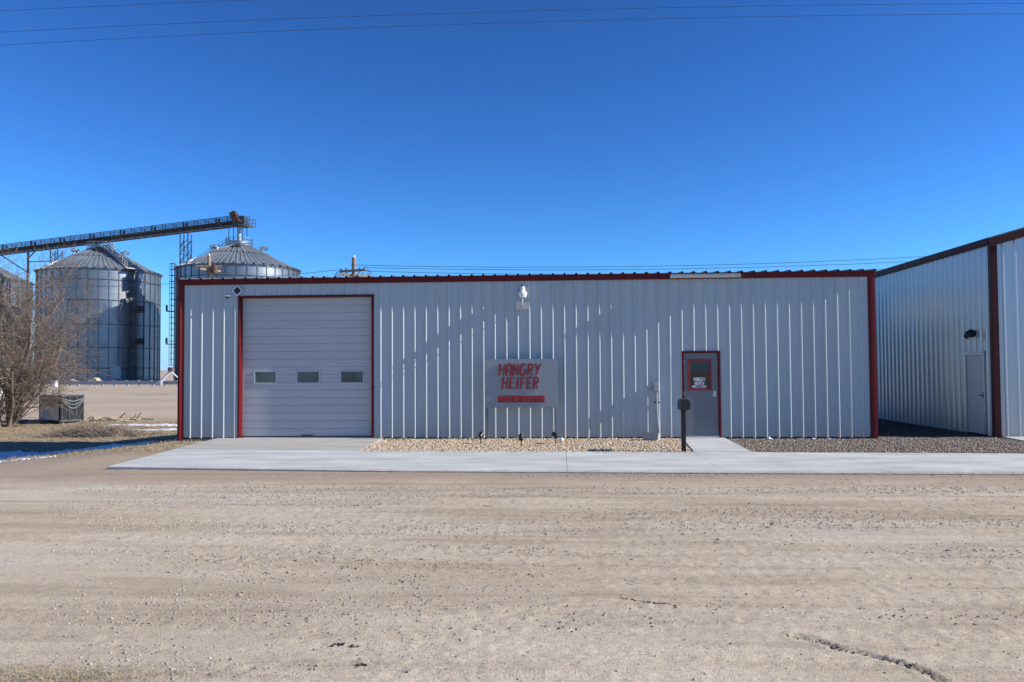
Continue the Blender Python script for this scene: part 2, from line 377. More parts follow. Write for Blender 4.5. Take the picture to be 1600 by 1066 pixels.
    b1 = N.new('ShaderNodeBump'); b1.inputs['Strength'].default_value = .4; b1.inputs['Distance'].default_value = .012; L.new(noise(55, (1,1,1), 6, .7), b1.inputs['Height'])
    b2 = N.new('ShaderNodeBump'); b2.inputs['Strength'].default_value = .3; b2.inputs['Distance'].default_value = .01; b2.invert = True
    L.new(vo.outputs['Distance'], b2.inputs['Height']); L.new(b1.outputs[0], b2.inputs['Normal'])
    b3 = N.new('ShaderNodeBump'); b3.inputs['Strength'].default_value = .35; b3.inputs['Distance'].default_value = .03; L.new(noise(9, (.6,1,1), 6, .65), b3.inputs['Height']); L.new(b2.outputs[0], b3.inputs['Normal'])
    L.new(b3.outputs[0], p.inputs['Normal'])
    return m
GROUND = ground_material()
ground = fast_mesh('ground', V, Fq, GROUND, smooth=True)
def lawn_mask(x, y):
    edge = 1.0+.35*fbm(x, y, 1.3, 3, 40.)
    m = sstep(edge+.1, edge-.35, x+.12*(y+1)) * sstep(-3.2, -1.6, y+1.2*fbm(x*.5, y, .9, 3, 50.)+.22*(x+2)) * (1-sstep(13.5, 15.5, y+2*fbm(x*.4, y, .3, 3, 60.)))
    c = sstep(.62, .2, np.hypot((x-7.15)/1.0, (y+16.25)/.30)+.6*fbm(x, y, 3., 3, 70.))
    return np.clip(m+.55*c, 0, 1)
def yard_mask(x, y): return sstep(12, 16, y)
for nm, arr in (('lawn', lawn_mask(GX, GY)), ('yard', yard_mask(GX, GY))):
    a = ground.data.attributes.new(nm, 'FLOAT', 'POINT'); a.data.foreach_set('value', arr.ravel().astype(np.float32))
tag(ground, 'dry dirt and gravel ground with tyre marks reaching the horizon', 'ground', kind='structure')

# snow left lying in the ditch shade and on the lawn
def snow(cx, cy, rx, ry, rot, seed, label, thick=.05):
    n = 90; u = np.linspace(-1.25, 1.25, n); A, B = np.meshgrid(u, u); X = cx+(A*rx)*math.cos(rot)-(B*ry)*math.sin(rot); Y = cy+(A*rx)*math.sin(rot)+(B*ry)*math.cos(rot)
    h = 1-np.hypot(A, B)**2+.9*fbm(X, Y, 2.0/max(ry, .25), 4, seed)
    Z = zg(X, Y)+np.clip(h*.5, -.05, thick)
    k = (np.arange(n-1)[:, None]*n+np.arange(n-1)[None, :]).ravel(); keep = (h.ravel()[k] > -.1)
    k = k[keep]; o = fast_mesh('snow', np.stack([X.ravel(), Y.ravel(), Z.ravel()], 1), np.stack([k, k+1, k+n+1, k+n], 1), SNOW, smooth=True)
    tag(o, label, 'snow', 'patches of old snow', 'structure')
snow(-5.3, 1.35, 4.2, .85, -.05, 3, 'long strip of snow in the shaded ditch left of the red-trimmed building')
snow(-7.4, 12.2, 1.8, .32, -.1, 8, 'thin sunlit snow streak behind the brush pile', .018)
snow(-5.4, 10.2, 1.5, .35, .05, 11, 'sunlit snow streak close to the building corner', .018)
snow(-3.2, -1.55, .75, .07, .05, 15, 'crumbs of snow on the grass edge nearest the road', .03)

# ------------------------------------------------------------------ paving
def fy_front(x): return float(np.interp(x, [1.6, 7, 12.7, 18, 40], [-6.2, -6.76, -6.95, -7.04, -7.2]))
def fy_back(x): return float(np.interp(x, [1.3, 5.8, 13, 20, 40], [-2.78, -3.2, -3.47, -3.82, -4.4]))
mb = MB(); js = [1.62, 4.65, 7.38, 10.36, 13.10, 15.92, 18.15, 20.9, 23.7, 26.5, 29.3, 32, 35]
for i, (a, b) in enumerate(zip(js[:-1], js[1:])):
    a2, b2 = a+.003, b-.003
    if i == 0: poly = [(1.62, fy_front(1.62)), (b2, fy_front(b2)), (b2, fy_back(b2)), (1.30, fy_back(1.3))]
    else: poly = [(a2, fy_front(a2)), (b2, fy_front(b2)), (b2, fy_back(b2)), (a2, fy_back(a2))]
    mb.prism(poly, -.13, 0.0)
tag(mb.build('sidewalk', CONC), 'wide pale concrete sidewalk in front of the buildings', 'sidewalk', kind='structure')
mb = MB()
mb.prism([(1.28, fy_back(1.3)+.008), (4.65-.003, fy_back(4.6)+.008), (4.65-.003, .19), (1.74, .19), (1.74, 0.02), (1.05, 0.02)], -.13, .004)
mb.prism([(4.65+.003, fy_back(4.6)+.008), (5.74, fy_back(5.7)+.008), (5.56, 0.0), (5.22, .02), (5.22, .19), (4.65+.003, .19)], -.13, .004)
tag(mb.build('driveway', CONC2), 'beige concrete apron in front of the garage door', 'driveway', kind='structure')
mb = MB().prism([(13.12, fy_back(13.1)+.008), (14.34, fy_back(14.3)+.008), (14.47, .0), (13.40, .0)], -.13, .003)
tag(mb.build('path', CONC), 'short concrete path from sidewalk to the grey door', 'path', kind='structure')
mb = MB().prism([(21.16, -3.88), (36, -4.2), (36, .24), (21.54, .24)], -.13, .002)
tag(mb.build('pavement', CONC), 'concrete apron in front of the right-hand building', 'pavement', kind='structure')

# stones --------------------------------------------------------------
_ph = (1+5**.5)/2
ICO = np.array([(-1,_ph,0),(1,_ph,0),(-1,-_ph,0),(1,-_ph,0),(0,-1,_ph),(0,1,_ph),(0,-1,-_ph),(0,1,-_ph),(_ph,0,-1),(_ph,0,1),(-_ph,0,-1),(-_ph,0,1)])/math.sqrt(1+_ph**2)
ICF = np.array([(0,11,5),(0,5,1),(0,1,7),(0,7,10),(0,10,11),(1,5,9),(5,11,4),(11,10,2),(10,7,6),(7,1,8),(3,9,4),(3,4,2),(3,2,6),(3,6,8),(3,8,9),(4,9,5),(2,4,11),(6,2,10),(8,6,7),(9,8,1)])
def stones(name, X, Y, Z, S, m, flat=.65, smooth=False, parent=None):
    n = len(X); v = ICO[None]*(1+.22*(rng.random((n,12,1))-.5)*2)
    v = v*np.stack([.7+.6*rng.random(n), .7+.6*rng.random(n), flat*(.7+.6*rng.random(n))], 1)[:, None, :]
    a = rng.random(n)*6.283; t = (rng.random(n)-.5)*.9
    ct, st = np.cos(t)[:, None], np.sin(t)[:, None]; y2 = v[:,:,1]*ct-v[:,:,2]*st; z2 = v[:,:,1]*st+v[:,:,2]*ct
    c, s = np.cos(a)[:, None], np.sin(a)[:, None]; x3 = v[:,:,0]*c-y2*s; y3 = v[:,:,0]*s+y2*c
    P = np.stack([x3, y3, z2], 2)*S[:, None, None]+np.stack([X, Y, Z], 1)[:, None, :]
    Fc = (ICF[None]+(np.arange(n)*12)[:, None, None]).reshape(-1, 3)
    return fast_mesh(name, P.reshape(-1, 3), Fc, m, parent, smooth)
def in_poly(x, y, P):
    ins = np.zeros(len(x), bool); k = len(P)
    for i in range(k):
        x0,y0 = P[i]; x1,y1 = P[(i+1)%k]
        c = ((y0 > y) != (y1 > y)); 
        if y1 != y0: ins ^= c & (x < (x1-x0)*(y-y0)/(y1-y0)+x0)
    return ins
def fill(P, n):
    P = np.array(P); lo, hi = P.min(0), P.max(0); x = rng.uniform(lo[0], hi[0], n); y = rng.uniform(lo[1], hi[1], n); k = in_poly(x, y, P); return x[k], y[k]
PB = [(5.62, -.06), (5.72, -1.6), (5.80, -3.15), (9.4, -3.28), (13.08, -3.42), (13.36, -.06)]
tag(MB().prism(PB, -.14, -.045).build('gravel_bed', mat('pebble_bed_soil', (.33,.26,.18), .95, var=.3, vscale=25, bump=.8, bscale=60)), 'soil bed under the tan river pebbles', 'gravel bed', kind='structure')
x, y = fill([(5.50,-.05),(5.62,-1.6),(5.66,-3.17),(9.4,-3.30),(13.10,-3.44),(13.38,-.05)], 40000)
hb = .018*fbm(x, y, .8, 3, 4.)
s = rng.uniform(.013, .034, len(x))
o = stones('pebbles', x, y, -.03+hb+rng.uniform(-.01, .016, len(x)), s, PEB, .6, True); tag(o, 'tan river pebbles between the wall and the sidewalk', 'pebbles', kind='stuff')
# a few strays on the concrete
PG = [(14.50,-.05),(14.38,-3.56),(17.5,-3.72),(21.12,-3.86),(21.5,-.2),(21.36,.2),(21.36,11),(18.4,11),(18.4,-.05)]
tag(MB().prism(PG, -.14, -.05).build('gravel_bed', mat('gravel_bed_soil', (.21,.165,.125), .95, var=.3, vscale=30, bump=.9, bscale=70)), 'dark soil under the brown gravel', 'gravel bed', kind='structure')
SHADE_SOIL = mat('shade_toned_soil', (.055, .046, .038), .9, var=.25, vscale=6)  # the passage's shade is put into this soil colour
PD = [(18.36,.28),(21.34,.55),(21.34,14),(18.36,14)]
tag(MB().prism(PD, -.10, -.028).build('ground_strip', SHADE_SOIL), 'soil coloured dark to imitate shade in the passage between the two buildings', 'ground', kind='structure')
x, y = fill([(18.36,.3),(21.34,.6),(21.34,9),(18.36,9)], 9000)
o = stones('gravel', x, y, -.024+rng.uniform(-.006, .006, len(x)), rng.uniform(.008, .02, len(x)), mat('shade_toned_gravel', (.075,.062,.05), .8, island=.4), .7); tag(o, 'gravel coloured dark to imitate shade in the passage between the two buildings', 'gravel', kind='stuff')  # stone colour darkened to imitate shade between the walls
x, y = fill(PG, 90000); k = (y < .45); x, y = x[k], y[k]
o = stones('gravel', x, y, -.035+.012*fbm(x, y, .9, 3, 14.)+rng.uniform(-.008, .01, len(x)), rng.uniform(.008, .024, len(x)), GRAV, .7); tag(o, 'brown crushed gravel right of the door path and between the buildings', 'gravel', kind='stuff')

x1 = rng.uniform(5.8, 13., 420); y1_ = np.array([fy_back(a) for a in x1])-np.abs(rng.normal(0, .16, 420))+.03
o = stones('pebbles', x1, y1_, np.full(420, .006), rng.uniform(.006, .02, 420), PEB, .6, True); tag(o, 'a few tan pebbles kicked onto the sidewalk', 'pebbles', kind='stuff')
x1 = rng.uniform(1.7, 22., 5200); y1_ = np.array([fy_front(a) for a in x1])+np.abs(rng.normal(0, .16, 5200))*(.25+1.2*np.clip(vnoise(x1, x1*0, .8)+.35, 0, 1))-.04
o = stones('grit', x1, y1_, np.full(5200, .002), .002+.006*rng.random(5200)**2, STONE, .6); tag(o, 'grit spilled onto the road edge of the sidewalk', 'grit', kind='stuff')
# stones lying on the dirt road, gathered in bands by the wheels
n = 150000; dep = 4.5+13.5*rng.random(n)**.8; lat = rng.uniform(-.66, .66, n)*dep
x = CAM.x+lat; y = CAM.y+dep
w = sstep(-.05, .32, fbm(x*.14, y, 1.6, 4, 21.))*.8+.06
k = (rng.random(n) < w) & (y < -6.9); x, y, dep = x[k], y[k], dep[k]
s = .0018+.0095*rng.random(len(x))**4.0+.0004*np.clip(dep-6, 0, 9); big = rng.random(len(x)) < .004; s[big] *= 1.9
o = stones('road_gravel', x, y, zg(x, y)+s*.25, s, STONE, .7); tag(o, 'loose small stones scattered over the dirt road', 'gravel', kind='stuff')

# damp clods and the crumbly furrow
cx, cy, cs = [], [], []
def clump(px, py, rx, ry, n, s0, s1):
    for _ in range(n): cx.append(px+rng.normal()*rx); cy.append(py+rng.normal()*ry); cs.append(rng.uniform(s0, s1))
clump(8.72, -15.53, .022, .012, 12, .005, .013); clump(8.83, -15.55, .018, .010, 8, .006, .015); clump(8.98, -15.91, .02, .014, 12, .005, .013); clump(8.9, -15.7, .22, .16, 30, .002, .006)
for a, b in zip(FURROW[:-1], FURROW[1:]):
    for t in np.linspace(0, 1, 22): q = a+(b-a)*t; clump(q[0], q[1], .011, .010, 2, .003, .009); clump(q[0], q[1], .05, .04, 1, .002, .005)
for t in np.linspace(0, 1, 60): clump(10.72+.42*t, -14.34-.22*t+.02*math.sin(t*9), .01, .008, 1, .003, .009)
for _ in range(26):
    a, b = rng.uniform(6.5, 14), rng.uniform(-15.5, -9); 
    if abs(a-CAM.x) < .6*(b-CAM.y): clump(a, b, .09, .03, 9, .003, .010)
cx, cy, cs = map(np.array, (cx, cy, cs))
o = stones('soil_clods', cx, cy, zg(cx, cy)+cs*.3, cs, CLOD, .8); tag(o, 'dark damp crumbs of soil lying on the dirt', 'soil', kind='stuff')

# dry grass
def blades(name, X, Y, H, W, m, label, cat, lean=.5):
    n = len(X); Z = zg(X, Y)-.01; a = rng.random(n)*6.283; dx, dy = np.cos(a), np.sin(a)
    l = lean*(.3+rng.random(n)); b = rng.random(n)*6.283
    p0 = np.stack([X-dx*W/2, Y-dy*W/2, Z], 1); p1 = np.stack([X+dx*W/2, Y+dy*W/2, Z], 1)
    md = np.stack([X+np.cos(b)*l*H*.4, Y+np.sin(b)*l*H*.4, Z+H*.62], 1); q0 = md-np.stack([dx*W*.35, dy*W*.35, 0*W], 1); q1 = md+np.stack([dx*W*.35, dy*W*.35, 0*W], 1)
    tp = np.stack([X+np.cos(b)*l*H*1.2, Y+np.sin(b)*l*H*1.2, Z+H*.95], 1); t1 = tp+.001
    V = np.stack([p0, p1, q1, q0, t1, tp], 1).reshape(-1, 3); k = np.arange(n)*6
    F = np.concatenate([np.stack([k, k+1, k+2, k+3], 1), np.stack([k+3, k+2, k+4, k+5], 1)])
    o = fast_mesh(name, V, F, m); tag(o, label, cat, kind='stuff')
x = rng.uniform(-19, 1.6, 90000); y = rng.uniform(-4, 15, 90000)
snowy = (np.hypot((x+5.3)/4.1, (y-1.35)/.75) < 1)
k = (rng.random(len(x)) < lawn_mask(x, y)**1.5*(.55+.9*np.clip(fbm(x, y, 1.1, 3, 80.), -.5, .5))) & ~((x > -.05) & (y > -.05)) & (rng.random(len(x)) > snowy*.94)
k &= ~((x > .98) & (y > -3) )
x, y = x[k], y[k]
blades('dry_grass', x, y, rng.uniform(.02, .09, len(x)), rng.uniform(.004, .010, len(x)), STRAW, 'short dry straw-coloured grass left of the building', 'grass', .9)
x = rng.normal(7.15, .42, 3800); y = rng.normal(-16.2, .11, 3800)
blades('dry_grass', x, y, rng.uniform(.012, .05, len(x)), rng.uniform(.0015, .003, len(x)), STRAW, 'flattened dry grass tuft at the near road edge', 'grass', 1.3)

# ------------------------------------------------------------------ sheet-metal panels
FT = .3048
def panel(mbx, org, du, nv, s0, s1, z0, z1, phase=0., rib=.037, ztop=None, wav=.0007):
    """R-panel: major rib each foot, two low pencil ribs between. du: run, nv: outward normal"""
    pts = set([round(s0, 5), round(s1, 5)]); prof = []
    k0 = int(math.floor((s0-phase)/FT))-1; k1 = int(math.ceil((s1-phase)/FT))+1
    for k in range(k0, k1+1):
        c = phase+k*FT
        prof += [(c-.042,0),(c-.012,rib),(c+.012,rib),(c+.048,0)]
        for d in (.10, .204): prof += [(c+d-.010,0),(c+d-.005,.004),(c+d+.005,.004),(c+d+.010,0)]
    ss = [p[0] for p in prof]; hh = [p[1] for p in prof]
    P = [(s0, float(np.interp(s0, ss, hh)))]+[p for p in prof if s0 < p[0] < s1]+[(s1, float(np.interp(s1, ss, hh)))]
    nz = max(1, int((z1-z0)/.5)); n = len(mbx.v); w = len(P)
    for j in range(nz+1):
        for s, h in P:
            zt = ztop(s) if ztop else z1
            z = z0+(zt-z0)*j/nz
            hw = h+wav*math.sin(s*2.1+z*1.3)+wav*math.sin(s*.7-z*2.9)+(float(vnoise(s*FT**-1*.5+phase, z, 1.1))*wav*.5 if h > .01 else 0)
            mbx.v.append((org[0]+du[0]*s+nv[0]*hw, org[1]+du[1]*s+nv[1]*hw, z))
    for j in range(nz):
        for i in range(w-1): mbx.f.append((n+j*w+i, n+j*w+i+1, n+(j+1)*w+i+1, n+(j+1)*w+i))
    return mbx

# ------------------------------------------------------------------ main building
W = 60*FT; DEP = 4.6; H = 4.14
b1 = thing('metal_building', (0, 0, 0), 'long low white ribbed metal building with red trim and a garage door', 'building')
mb = MB(); o0, du, nv = (0,0), (1,0), (0,-1)
panel(mb, o0, du, nv, .10, 1.62, .0, H); panel(mb, o0, du, nv, 1.62, 5.31, 3.82, H); panel(mb, o0, du, nv, 5.31, 13.40, .0, H)
panel(mb, o0, du, nv, 13.40, 14.39, 2.24, H); panel(mb, o0, du, nv, 14.39, W-.12, .0, H)
mb.build('front_wall', WHITE, b1)
mb = MB(); panel(mb, (0,0), (0,1), (-1,0), .05, DEP, -.3, H, ztop=lambda s: H+.06*s); mb.build('side_wall', WHITE, b1)
mb = MB(); panel(mb, (W,0), (0,1), (1,0), .05, DEP, -.0, H, ztop=lambda s: H+.06*s); mb.build('side_wall', WHITE, b1)
mb = MB(); panel(mb, (0,DEP), (1,0), (0,1), 0, W, -.3, H+.06*DEP); mb.build('back_wall', WHITE, b1)
MB().box(.02, W-.02, .30, DEP-.05, -.4, 4.05).build('inner_frame', DARKM, b1)
MB().box(0, 1.60, .03, .3, -.4, .0).box(5.3, W, .03, .3, -.4, -.005).build('footing', CMU, b1)
# shed roof: same rib rhythm, the rib ends show above the trim
mb = MB()
k = 0; x = -.06
def roofz(y): return 4.275+.06*(y+.10)
prof = [(-.10, 0)]
for k in range(0, 61):
    c = k*FT+.02
    prof += [(c-.035,0),(c-.014,.04),(c+.014,.04),(c+.035,0)]
prof += [(W+.10, 0)]
prof = [p for p in prof if -.1 <= p[0] <= W+.1]
n = len(mb.v)
for yy in (-.13, DEP+.1):
    for t in (0, -.012):
        for s, h in prof: mb.v.append((s, yy, roofz(yy)+h+t))
w = len(prof)
for i in range(w-1):
    mb.f += [(n+i, n+i+1, n+2*w+i+1, n+2*w+i), (n+w+i, n+3*w+i, n+3*w+i+1, n+w+i+1), (n+i, n+w+i, n+w+i+1, n+i+1)]
mb.build('roof', mat('roof_sheet', (.10,.10,.115), .45, .2), b1)
MB().box(-.03, W+.05, -.085, -.040, 4.135, 4.262).box(-.03, W+.05, -.095, -.085, 4.232, 4.262).box(-.03, W+.05,-.052,-.036,4.120,4.135).build('eave_trim', RED, b1, bevel=.004)
mb = MB()
def corner_prof(x0, x1, xs_):
    P = [(x0, .0), (x0, -.030), (xs_[0], -.030), (xs_[1], -.062), (xs_[2], -.062), (xs_[3], -.030), (x1, -.030), (x1, .0)]
    return P
MB().prism(corner_prof(-.04, .12, (-.015, .005, .032, .075)), -.05, 4.132).build('corner_trim', RED, b1)
MB().prism(corner_prof(W-.13, W+.05, (W-.10, W-.075, W+.005, W+.025)), -.02, 4.132).build('corner_trim', RED, b1)
# base trim dark line
MB().box(.1, 1.60, -.01, .03, -.02, .018).box(5.33, 13.38, -.01, .03, -.02, .018).box(14.41, W-.13, -.01, .03, -.02, .018).build('base_gap', BLACK, b1)
# garage door recess
fr = thing('garage_frame', (0,0,0), None, None) if False else None
mb = MB()
mb.prism([(1.625,-.036),(1.66,-.036),(1.662,.00),(1.67,.18),(1.60,.18),(1.60,-.0)], 0.004, 3.76)              # left jamb, splayed by knocks
mb.box(5.245, 5.295, -.034, .18, 0.004, 3.76)
mb.box(1.60, 5.315, -.036, .18, 3.765, 3.815)
mb.build('garage_frame', RED, b1, bevel=.003)
gd = MB(); zt = 3.76; z = .03; nsl = 18; hsl = (zt-z)/nsl
for i in range(nsl):
    a = z+i*hsl; sec = (i % 4 == 0)
    g = .010 if not sec else .016
    gd.box(1.67, 5.245, .166, .175, a, a+g); gd.box(1.67, 5.245, .156, .174, a+g, a+hsl)
gdo = gd.build('garage_door', DOORWHITE, b1, bevel=.003)
for (xa, xb) in ((2.02, 2.59), (3.19, 3.77), (4.38, 4.97)):
    za, zb = 1.475, 1.765
    f = MB().box(xa-.04, xb+.04, .140, .156, zb, zb+.04).box(xa-.04, xb+.04, .140, .156, za-.04, za).box(xa-.04, xa, .140, .156, za, zb).box(xb, xb+.04, .140, .156, za, zb)
    fo = f.build('window_frame', DOORWHITE, gdo, bevel=.004)
    MB().box(xa, xb, .148, .1555, za, zb).build('window_pane', GLASS2, gdo)
MB().box(1.67, 5.245, .14, .17, .004, .028).build('bottom_seal', RUBBER, gdo)
MB().box(3.30,3.62,.138,.156,.05,.075).build('handle', BLACK, gdo)
# entry door
mb = MB(); mb.box(13.40, 13.455, -.042, .05, .004, 2.195).box(14.335, 14.39, -.042, .05, .004, 2.195).box(13.40, 14.39, -.043, .05, 2.195, 2.245)
mb.build('door_frame', RED, b1, bevel=.003)
do = MB().box(13.462, 14.328, .0, .045, .055, 2.188).build('door', DOORGREY, b1, bevel=.003)
MB().box(13.455, 14.335, -.03, .05, .004, .05).build('threshold', ALU, do)
wx0, wx1, wz0, wz1 = 13.555, 14.165, 1.225, 2.035
MB().box(wx0, wx1, -.022, -.001, wz1-.05, wz1).box(wx0, wx1, -.022, -.001, wz0, wz0+.05).box(wx0, wx0+.05, -.022, -.001, wz0+.05, wz1-.05).box(wx1-.05, wx1, -.022, -.001, wz0+.05, wz1-.05).build('window_frame', LETTER, do, bevel=.004)
MB().box(wx0+.05, wx1-.05, -.006, -.002, wz0+.05, wz1-.05).build('window_pane', GLASS, do)
MB().box(14.20, 14.27, -.02, -.001, 1.06, 1.20).tube([(14.235,-.02,1.10),(14.235,-.06,1.10)], .014).tube([(14.245,-.06,1.10),(14.15,-.06,1.10)], .011).lathe((14.235,-.02,1.165),[(0,.0),(0,.0)],4).build('handle', ALU, do, bevel=.003)
for zz in (.3, 1.15, 1.95): MB().tube([(13.458,-.008,zz-.05),(13.458,-.008,zz+.05)], .009).build('hinge', ALU, do)

# lettering --------------------------------------------------------------
def arc(cx, cy, rx, ry, a0, a1, n=10): return [(cx+rx*math.cos(R(a0+(a1-a0)*i/n)), cy+ry*math.sin(R(a0+(a1-a0)*i/n))) for i in range(n+1)]
GL = {
 'H': [[(.05,0),(.05,1)], [(.5,0),(.5,1)], [(.05,.5),(.5,.5)]],
 'A': [[(.05,0),(.05,.72)]+arc(.275,.72,.225,.28,180,0)+[(.5,.72),(.5,0)], [(.05,.38),(.5,.38)]],
 'N': [[(.05,0),(.05,1)], [(.05,1),(.5,0)], [(.5,0),(.5,1)]],
 'G': [arc(.3,.55,.27,.45,55,180)+[(.03,.35)]+arc(.3,.32,.27,.32,180,350)+[(.56,.45)], [(.33,.45),(.56,.45)]],
 'R': [[(.05,0),(.05,1)], [(.05,1)]+arc(.25,.73,.25,.27,90,-90)+[(.05,.46)], [(.22,.46),(.5,0)]],
 'Y': [[(.02,1),(.28,.45)], [(.54,1),(.20,0)]],
 'E': [[(.05,0),(.05,1)], [(.05,.97),(.42,.97)], [(.05,.5),(.36,.5)], [(.05,.03),(.42,.03)]],
 'I': [[(.12,0),(.12,1)]],
 'F': [[(.05,0),(.05,1)], [(.05,.97),(.42,.97)], [(.05,.52),(.36,.52)]],
 'D': [[(.05,0),(.05,1)], [(.05,.97)]+arc(.2,.5,.3,.47,90,-90)+[(.05,.03)]],
 'S': [arc(.27,.74,.22,.24,30,270)+arc(.27,.26,.22,.24,90,-150)],
 'U': [[(.05,1),(.05,.3)]+arc(.27,.28,.22,.28,180,360)+[(.49,1)]],
 'P': [[(.05,0),(.05,1)], [(.05,.97)]+arc(.24,.72,.24,.25,90,-90)+[(.05,.47)]],
 'L': [[(.05,1),(.05,0)], [(.05,.03),(.42,.03)]],
}
WID = {'I': .24, 'E': .47, 'F': .45, 'L': .45, 'G': .62, 'Y': .56, ' ': .3}
def text_mesh(mbx, txt, x0, z0, h, yf, yb, w, slant=0., wide=1., gap=.14):
    x = x0; ctr = 0
    for ch in txt:
        if ch in GL:
            for si, st in enumerate(GL[ch]):
                ww = w*(1.25 if si == 0 else .9)
                for a, b in zip(st[:-1], st[1:]):
                    ctr += 1; e = (ctr % 23)*.00022
                    A = Vector((x+(a[0]*wide+slant*a[1])*h, z0+a[1]*h)); B = Vector((x+(b[0]*wide+slant*b[1])*h, z0+b[1]*h)); d = (B-A)
                    if d.length < 1e-6: continue
                    d.normalize(); A2 = A-d*ww*.2; B2 = B+d*ww*.2; nrm = Vector((-d.y, d.x))*ww/2
                    P = [A2-nrm, B2-nrm, B2+nrm, A2+nrm]; n = len(mbx.v)
                    mbx.v += [(p.x, yf-e, p.y) for p in P]+[(p.x, yb, p.y) for p in P]
                    mbx.f += [(n,n+1,n+2,n+3)]+[(n+i, n+4+i, n+4+(i+1)%4, n+(i+1)%4) for i in range(4)]
        x += (WID.get(ch, .55)*wide+gap)*h
    return mbx
def text_width(txt, h, wide=1., gap=.14): return sum((WID.get(c, .55)*wide+gap)*h for c in txt)-gap*h
lt = MB()
h1 = .085; w1 = text_width('HANGRY', h1, .8); text_mesh(lt, 'HANGRY', 13.855-w1/2, 1.465, h1, -.0095, -.0062, .013, 0, .8)
w1 = text_width('HEIFER', h1, .8); text_mesh(lt, 'HEIFER', 13.855-w1/2, 1.358, h1, -.0095, -.0062, .013, 0, .8)
lt.box(13.66, 14.03, -.009, -.0062, 1.308, 1.342)
for i in range(9): lt.box(13.70+i*.034+(.02 if i > 3 else 0), 13.722+i*.034+(.02 if i > 3 else 0), -.009, -.0062, 1.283, 1.296)
lt.build('window_lettering', DECAL, do)
lt = MB(); w1 = text_width('FEED N SUPPLY', .02, 1.0); text_mesh(lt, 'FEED N SUPPLY', 13.845-w1/2, 1.315, .02, -.0112, -.0098, .004, 0, 1.0); lt.build('bar_lettering', BLACK, do)

# ------------------------------------------------------------------ sign on two posts
sg = thing('shop_sign', (9.2, -.38, -.04), 'grey metal sign with red HANGRY HEIFER letters standing on two posts in the pebbles', 'sign')
SY = -.38
POSTM = mat('sign_post_steel', (.17, .18, .19), .5, .2)
MB().box(8.30, 10.17, SY-.006, SY+.012, .81, 2.06).build('sign_panel', GALVSIGN, sg, bevel=.004)
MB().box(8.33, 8.385, SY+.013, SY+.075, -.1, 2.0).build('post', POSTM, sg); MB().box(10.085, 10.14, SY+.013, SY+.075, -.1, 2.0).build('post', POSTM, sg)
lt = MB(); hh = .285; w1 = text_width('HANGRY', hh, .88, .15); text_mesh(lt, 'HANGRY', 9.22-w1/2-.03, 1.645, hh, SY-.034, SY-.0055, .037, .12, .88, .15)
w1 = text_width('HEIFER', hh, .86, .19); text_mesh(lt, 'HEIFER', 9.24-w1/2-.03, 1.300, hh, SY-.034, SY-.0055, .037, .10, .86, .19)
lt.build('raised_letters', LETTER, sg)
br = MB().box(8.635, 9.845, SY-.028, SY-.0055, .945, 1.115).build('red_bar', LETTER, sg, bevel=.003)
lt = MB(); h2 = .105; w1 = text_width('FEED N SUPPLY', h2, 1.35, .2); text_mesh(lt, 'FEED N SUPPLY', 9.24-w1/2, .978, h2, SY-.040, SY-.0275, .013, 0, 1.35, .2); lt.build('bar_lettering', LETTER2, br)
mb = MB()
for bx in (8.32, 9.22, 10.12):
    for bz in (.85, 1.43, 2.01):
        if not (bx == 9.22 and bz == 1.43): MB().tube([(bx, SY-.006, bz), (bx, SY-.014, bz)], .012, 8).build('bolt', ALU, sg)

# ------------------------------------------------------------------ small fixtures on and by the front wall
def spotlight(x, y, label, tilt):
    t = thing('garden_spotlight', (x, y, -.03), label, 'spotlight', 'garden spotlights in the pebble bed')
    MB().tube([(x,y,-.08),(x,y,.13)], .011, 8).box(x-.02,x+.02,y-.006,y+.006,.12,.16).build('stake', BLACK, t)
    mb = MB(); c = Vector((x,y,.19)); d = Vector((tilt, .75, .55)).normalized()
    mb.tube([tuple(c-d*.07), tuple(c-d*.05), tuple(c+d*.04), tuple(c+d*.075)], [.025,.05,.058,.066], 14); mb.build('lamp_head', BLACK, t, True)
    MB().tube([tuple(c+d*.070), tuple(c+d*.078)], .058, 14).build('lens', ALU, t)
spotlight(8.30, -1.54, 'black garden spotlight nearest the garage, left of the sign', .3)
spotlight(9.32, -2.18, 'black garden spotlight in front of the middle of the sign', 0.)
spotlight(10.12, -1.55, 'black garden spotlight beside a white lens at the right sign post', -.5)
t = thing('white_ball', (10.27, -.9, -.01), 'small white round lamp lens lying beside the rightmost garden spotlight', 'lamp lens')
MB().lathe((10.27,-.9,.03), [(.001,-.055),(.03,-.047),(.052,-.02),(.056,.0),(.052,.02),(.03,.047),(.001,.055)], 16).build('globe', DECAL, t, True)
MB().tube([(10.27,-.9,-.06),(10.27,-.9,-.03)], .03, 10).build('socket', BLACK, t)

